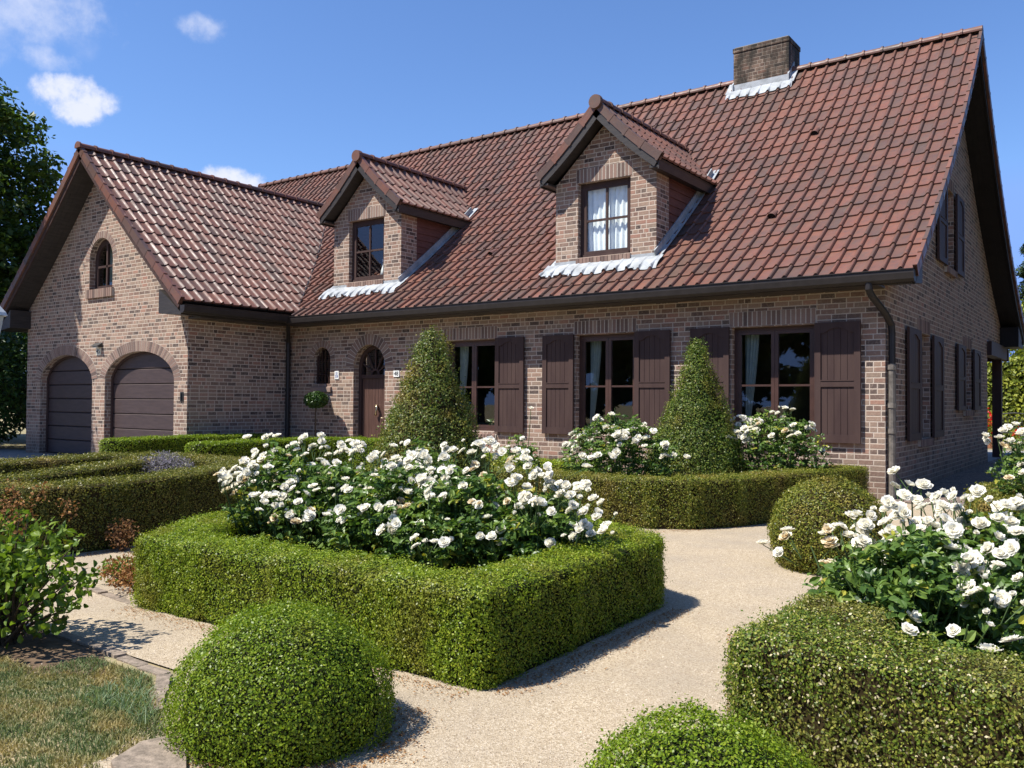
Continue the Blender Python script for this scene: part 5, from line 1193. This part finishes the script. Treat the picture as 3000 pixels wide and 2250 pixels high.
# far climber covered hedge behind the terrace
n = 9000; P = np.column_stack([RNG.uniform(-6, 4.5, n), 24+RNG.normal(0, .08, n), RNG.random(n)**.9*3.15]); N = RNG.normal(0, .5, P.shape)+np.array([0, -1, .3])
V, F, R = leafpts(P, N, .16, .12); cb = MB(); cb.box(-6, 4.5, 24.08, 24.5, 0, 3.0)
Vc = np.array(cb.V); Fa = cb.F+[list(f+len(Vc)) for f in F]
tagp(mesh_np('climber_hedge', np.concatenate([Vc, V]), Fa, [M['core'], M['ivy']], np.concatenate([cb.R, R]), [0]*len(cb.F)+[1]*len(F), loc=(-.8, 24.2, 0), uvm=False), 'tall yellowish green hedge seen behind the veranda post', 'hedge')
# geraniums
def geranium(label, c, h, n=260):
    t = thing('geranium_pot', label, 'potted plant', c, 'red geraniums on the back terrace')
    mb = MB(); mb.tube([c, (c[0], c[1], c[2]+h*.35)], [h*.14, h*.2], 14); mb.build('pot', M['terracotta'], t)
    P = np.array([c[0], c[1], c[2]+h*.6])+RNG.normal(0, 1, (n, 3))*np.array([.16, .16, .12])*h; V, F, R = leafpts(P, RNG.normal(0, 1, P.shape)+np.array([0, 0, .6]), .07, .06); mesh_np('leaves', V, F, M['ivy'], R, None, t)
    P = np.array([c[0], c[1], c[2]+h*.85])+RNG.normal(0, 1, (160, 3))*np.array([.13, .13, .14])*h; V, F, R = leafpts(P, RNG.normal(0, 1, P.shape), .07, .06); mesh_np('flowers', V, F, M['red'], R, None, t)
geranium('pot of bright red geraniums just past the far house corner', (-.93, 18.4, 0), 1.05); geranium('low pot of red geraniums at the right edge behind the post', (-.25, 19.5, 0), .55)
# wrought iron bench
t = thing('iron_bench', 'dark wrought iron garden bench in front of the far hedge', 'bench', (-.6, 21.2, 0))
mb = MB(); mb.box(-1.2, .1, 21.0, 21.45, .42, .45); mb.build('seat', M['iron'], t)
mb = MB()
for x in (-1.2, .1): mb.tube([(x, 21.45, 0), (x, 21.48, 1.05)], .02, 6)
mb.tube([(-1.2, 21.48, 1.05), (-.55, 21.48, 1.12), (.1, 21.48, 1.05)], .02, 6); mb.tube([(-1.2, 21.47, .6), (.1, 21.47, .6)], .015, 6)
for i in range(9):
    cx = -1.12+i*.143; mb.tube([(cx+.055*math.cos(a), 21.475, .83+.17*math.sin(a)) for a in [2*PI*k/12 for k in range(13)]], .010, 5, cap=False)
mb.build('backrest', M['iron'], t)
for x in (-1.18, .08):
    mb = MB(); mb.tube([(x, 21.02, 0), (x, 21.02, .42)], .02, 6); mb.build('leg', M['iron'], t)
# lantern at the left edge
t = thing('garden_lantern', 'pale tapered garden lantern cut off by the left picture edge', 'lamp', (-6.68, -9.14, 0))
L0 = Vector((-6.68, -9.14, 0))
mb = MB(); mb.tube([L0, L0+Vector((0, 0, 1.98))], [.035, .025], 10); mb.build('post', M['iron'], t)
mb = MB()
for k in range(1): mb.tube([L0+Vector((0, 0, 1.99)), L0+Vector((0, 0, 2.21))], [.06, .10], 6)
mb.build('lantern_glass', M['lampw'], t)
mb = MB(); mb.tube([L0+Vector((0, 0, 2.215)), L0+Vector((0, 0, 2.25)), L0+Vector((0, 0, 2.34)), L0+Vector((0, 0, 2.38))], [.135, .12, .04, .01], 6); mb.build('lantern_cap', M['lampw'], t)
# trees across the street, seen in the window panes
for i, (x, y, s_) in enumerate(((-34, -34, 1.0), (-26, -38, 1.15), (-18, -36, .95), (-11, -39, 1.1), (-4, -37, 1.0), (4, -40, 1.1))):
    tree(('rounded tree across the street, %s' % ('far left', 'second from left', 'third from left', 'third from right', 'second from right', 'far right')[i]), 'street_tree', (x, y), 8*s_, (x, y, 5.0*s_), (4.8*s_, 3.4, 4.6*s_), 90, 60, .7, .5, 'tree1', 'trees across the street', .25, 1.3, limbs=5)

# ---------------------------------------------------------------- world and light
SUNV = Vector((-.7, -1, 1.85)).normalized(); EL = math.asin(SUNV.z); AZ = math.atan2(SUNV.x, SUNV.y)
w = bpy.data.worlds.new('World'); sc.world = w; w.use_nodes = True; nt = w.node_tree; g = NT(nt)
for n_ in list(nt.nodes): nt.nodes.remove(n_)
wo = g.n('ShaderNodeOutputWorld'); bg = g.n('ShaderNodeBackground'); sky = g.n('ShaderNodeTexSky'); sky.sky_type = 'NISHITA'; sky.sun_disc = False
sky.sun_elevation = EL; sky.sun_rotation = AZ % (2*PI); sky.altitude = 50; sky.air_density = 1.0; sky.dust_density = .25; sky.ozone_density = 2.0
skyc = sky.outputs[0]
dirn = g.n('ShaderNodeTexCoord').outputs['Generated']
def pdir(u, v):   # photo pixel (2212 wide) to a world direction
    k = 3000/2212; d = Fv+Rv*((u*k-1500)/2545.94)-Uv*((v*k-1125)/2545.94); return d.normalized()
def dot(v, c):
    nd = g.n('ShaderNodeVectorMath', operation='DOT_PRODUCT'); g.l(v, nd.inputs[0]); nd.inputs[1].default_value = c; return nd.outputs['Value']
nz = g.noise(dirn, 11, 8, .62); nz2 = g.noise(dirn, 40, 6, .6)
nn = g.m('ADD', g.m('MULTIPLY', g.m('SUBTRACT', nz, .5), 2.4), g.m('MULTIPLY', g.m('SUBTRACT', nz2, .5), 1.5))
dens = None
for (u, v, wd, hg, amt, soft) in ((30, 0, 230, 110, .60, 1.3), (-60, 50, 150, 90, .5, 1.3), (100, 126, 75, 34, .60, 1.2), (148, 205, 105, 52, .92, .75), (160, 240, 62, 44, .9, .6), (442, 62, 62, 34, .6, 1.2), (505, 392, 105, 40, .92, .7), (170, 95, 60, 40, .25, 1.4)):
    c = pdir(u, v); r = Vector((0, 0, 1)).cross(c).normalized()*-1; uu = r.cross(c)
    k = 3000/2212/2545.94
    a = g.m('DIVIDE', dot(dirn, r), wd*k); b = g.m('DIVIDE', dot(dirn, uu), hg*k)
    q = g.m('SUBTRACT', .62, g.m('ADD', g.m('MULTIPLY', a, a), g.m('MULTIPLY', b, b)))
    front = g.m('GREATER_THAN', dot(dirn, c), .8)
    dd = g.m('MULTIPLY', g.m('MULTIPLY', g.mr(g.m('ADD', q, nn), .0, soft, 0, amt, 'SMOOTHSTEP'), front), g.mr(q, -1.4, -.3, 0, 1))
    dens = dd if dens is None else g.m('MAXIMUM', dens, dd)
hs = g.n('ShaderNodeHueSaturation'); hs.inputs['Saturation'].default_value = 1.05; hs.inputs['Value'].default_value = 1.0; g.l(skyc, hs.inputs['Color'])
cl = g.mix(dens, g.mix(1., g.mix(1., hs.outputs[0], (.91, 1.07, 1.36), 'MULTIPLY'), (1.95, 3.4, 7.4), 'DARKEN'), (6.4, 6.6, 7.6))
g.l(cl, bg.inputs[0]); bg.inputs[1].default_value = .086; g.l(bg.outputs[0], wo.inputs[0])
sun = bpy.data.lights.new('sun', 'SUN'); sun.energy = 5.0; sun.angle = math.radians(.53); sun.color = (1, .955, .88)
so = bpy.data.objects.new('sun', sun); COL.objects.link(so); so.rotation_euler = SUNV.to_track_quat('Z', 'Y').to_euler(); so.location = (0, 0, 30)

sc.render.engine = 'CYCLES'; sc.render.resolution_x = 1024; sc.render.resolution_y = 768
sc.view_settings.view_transform = 'Standard'; sc.view_settings.look = 'None'; sc.view_settings.exposure = .72; sc.view_settings.gamma = 1
sc.cycles.max_bounces = 6; sc.cycles.transparent_max_bounces = 8
bpy.context.view_layer.update()
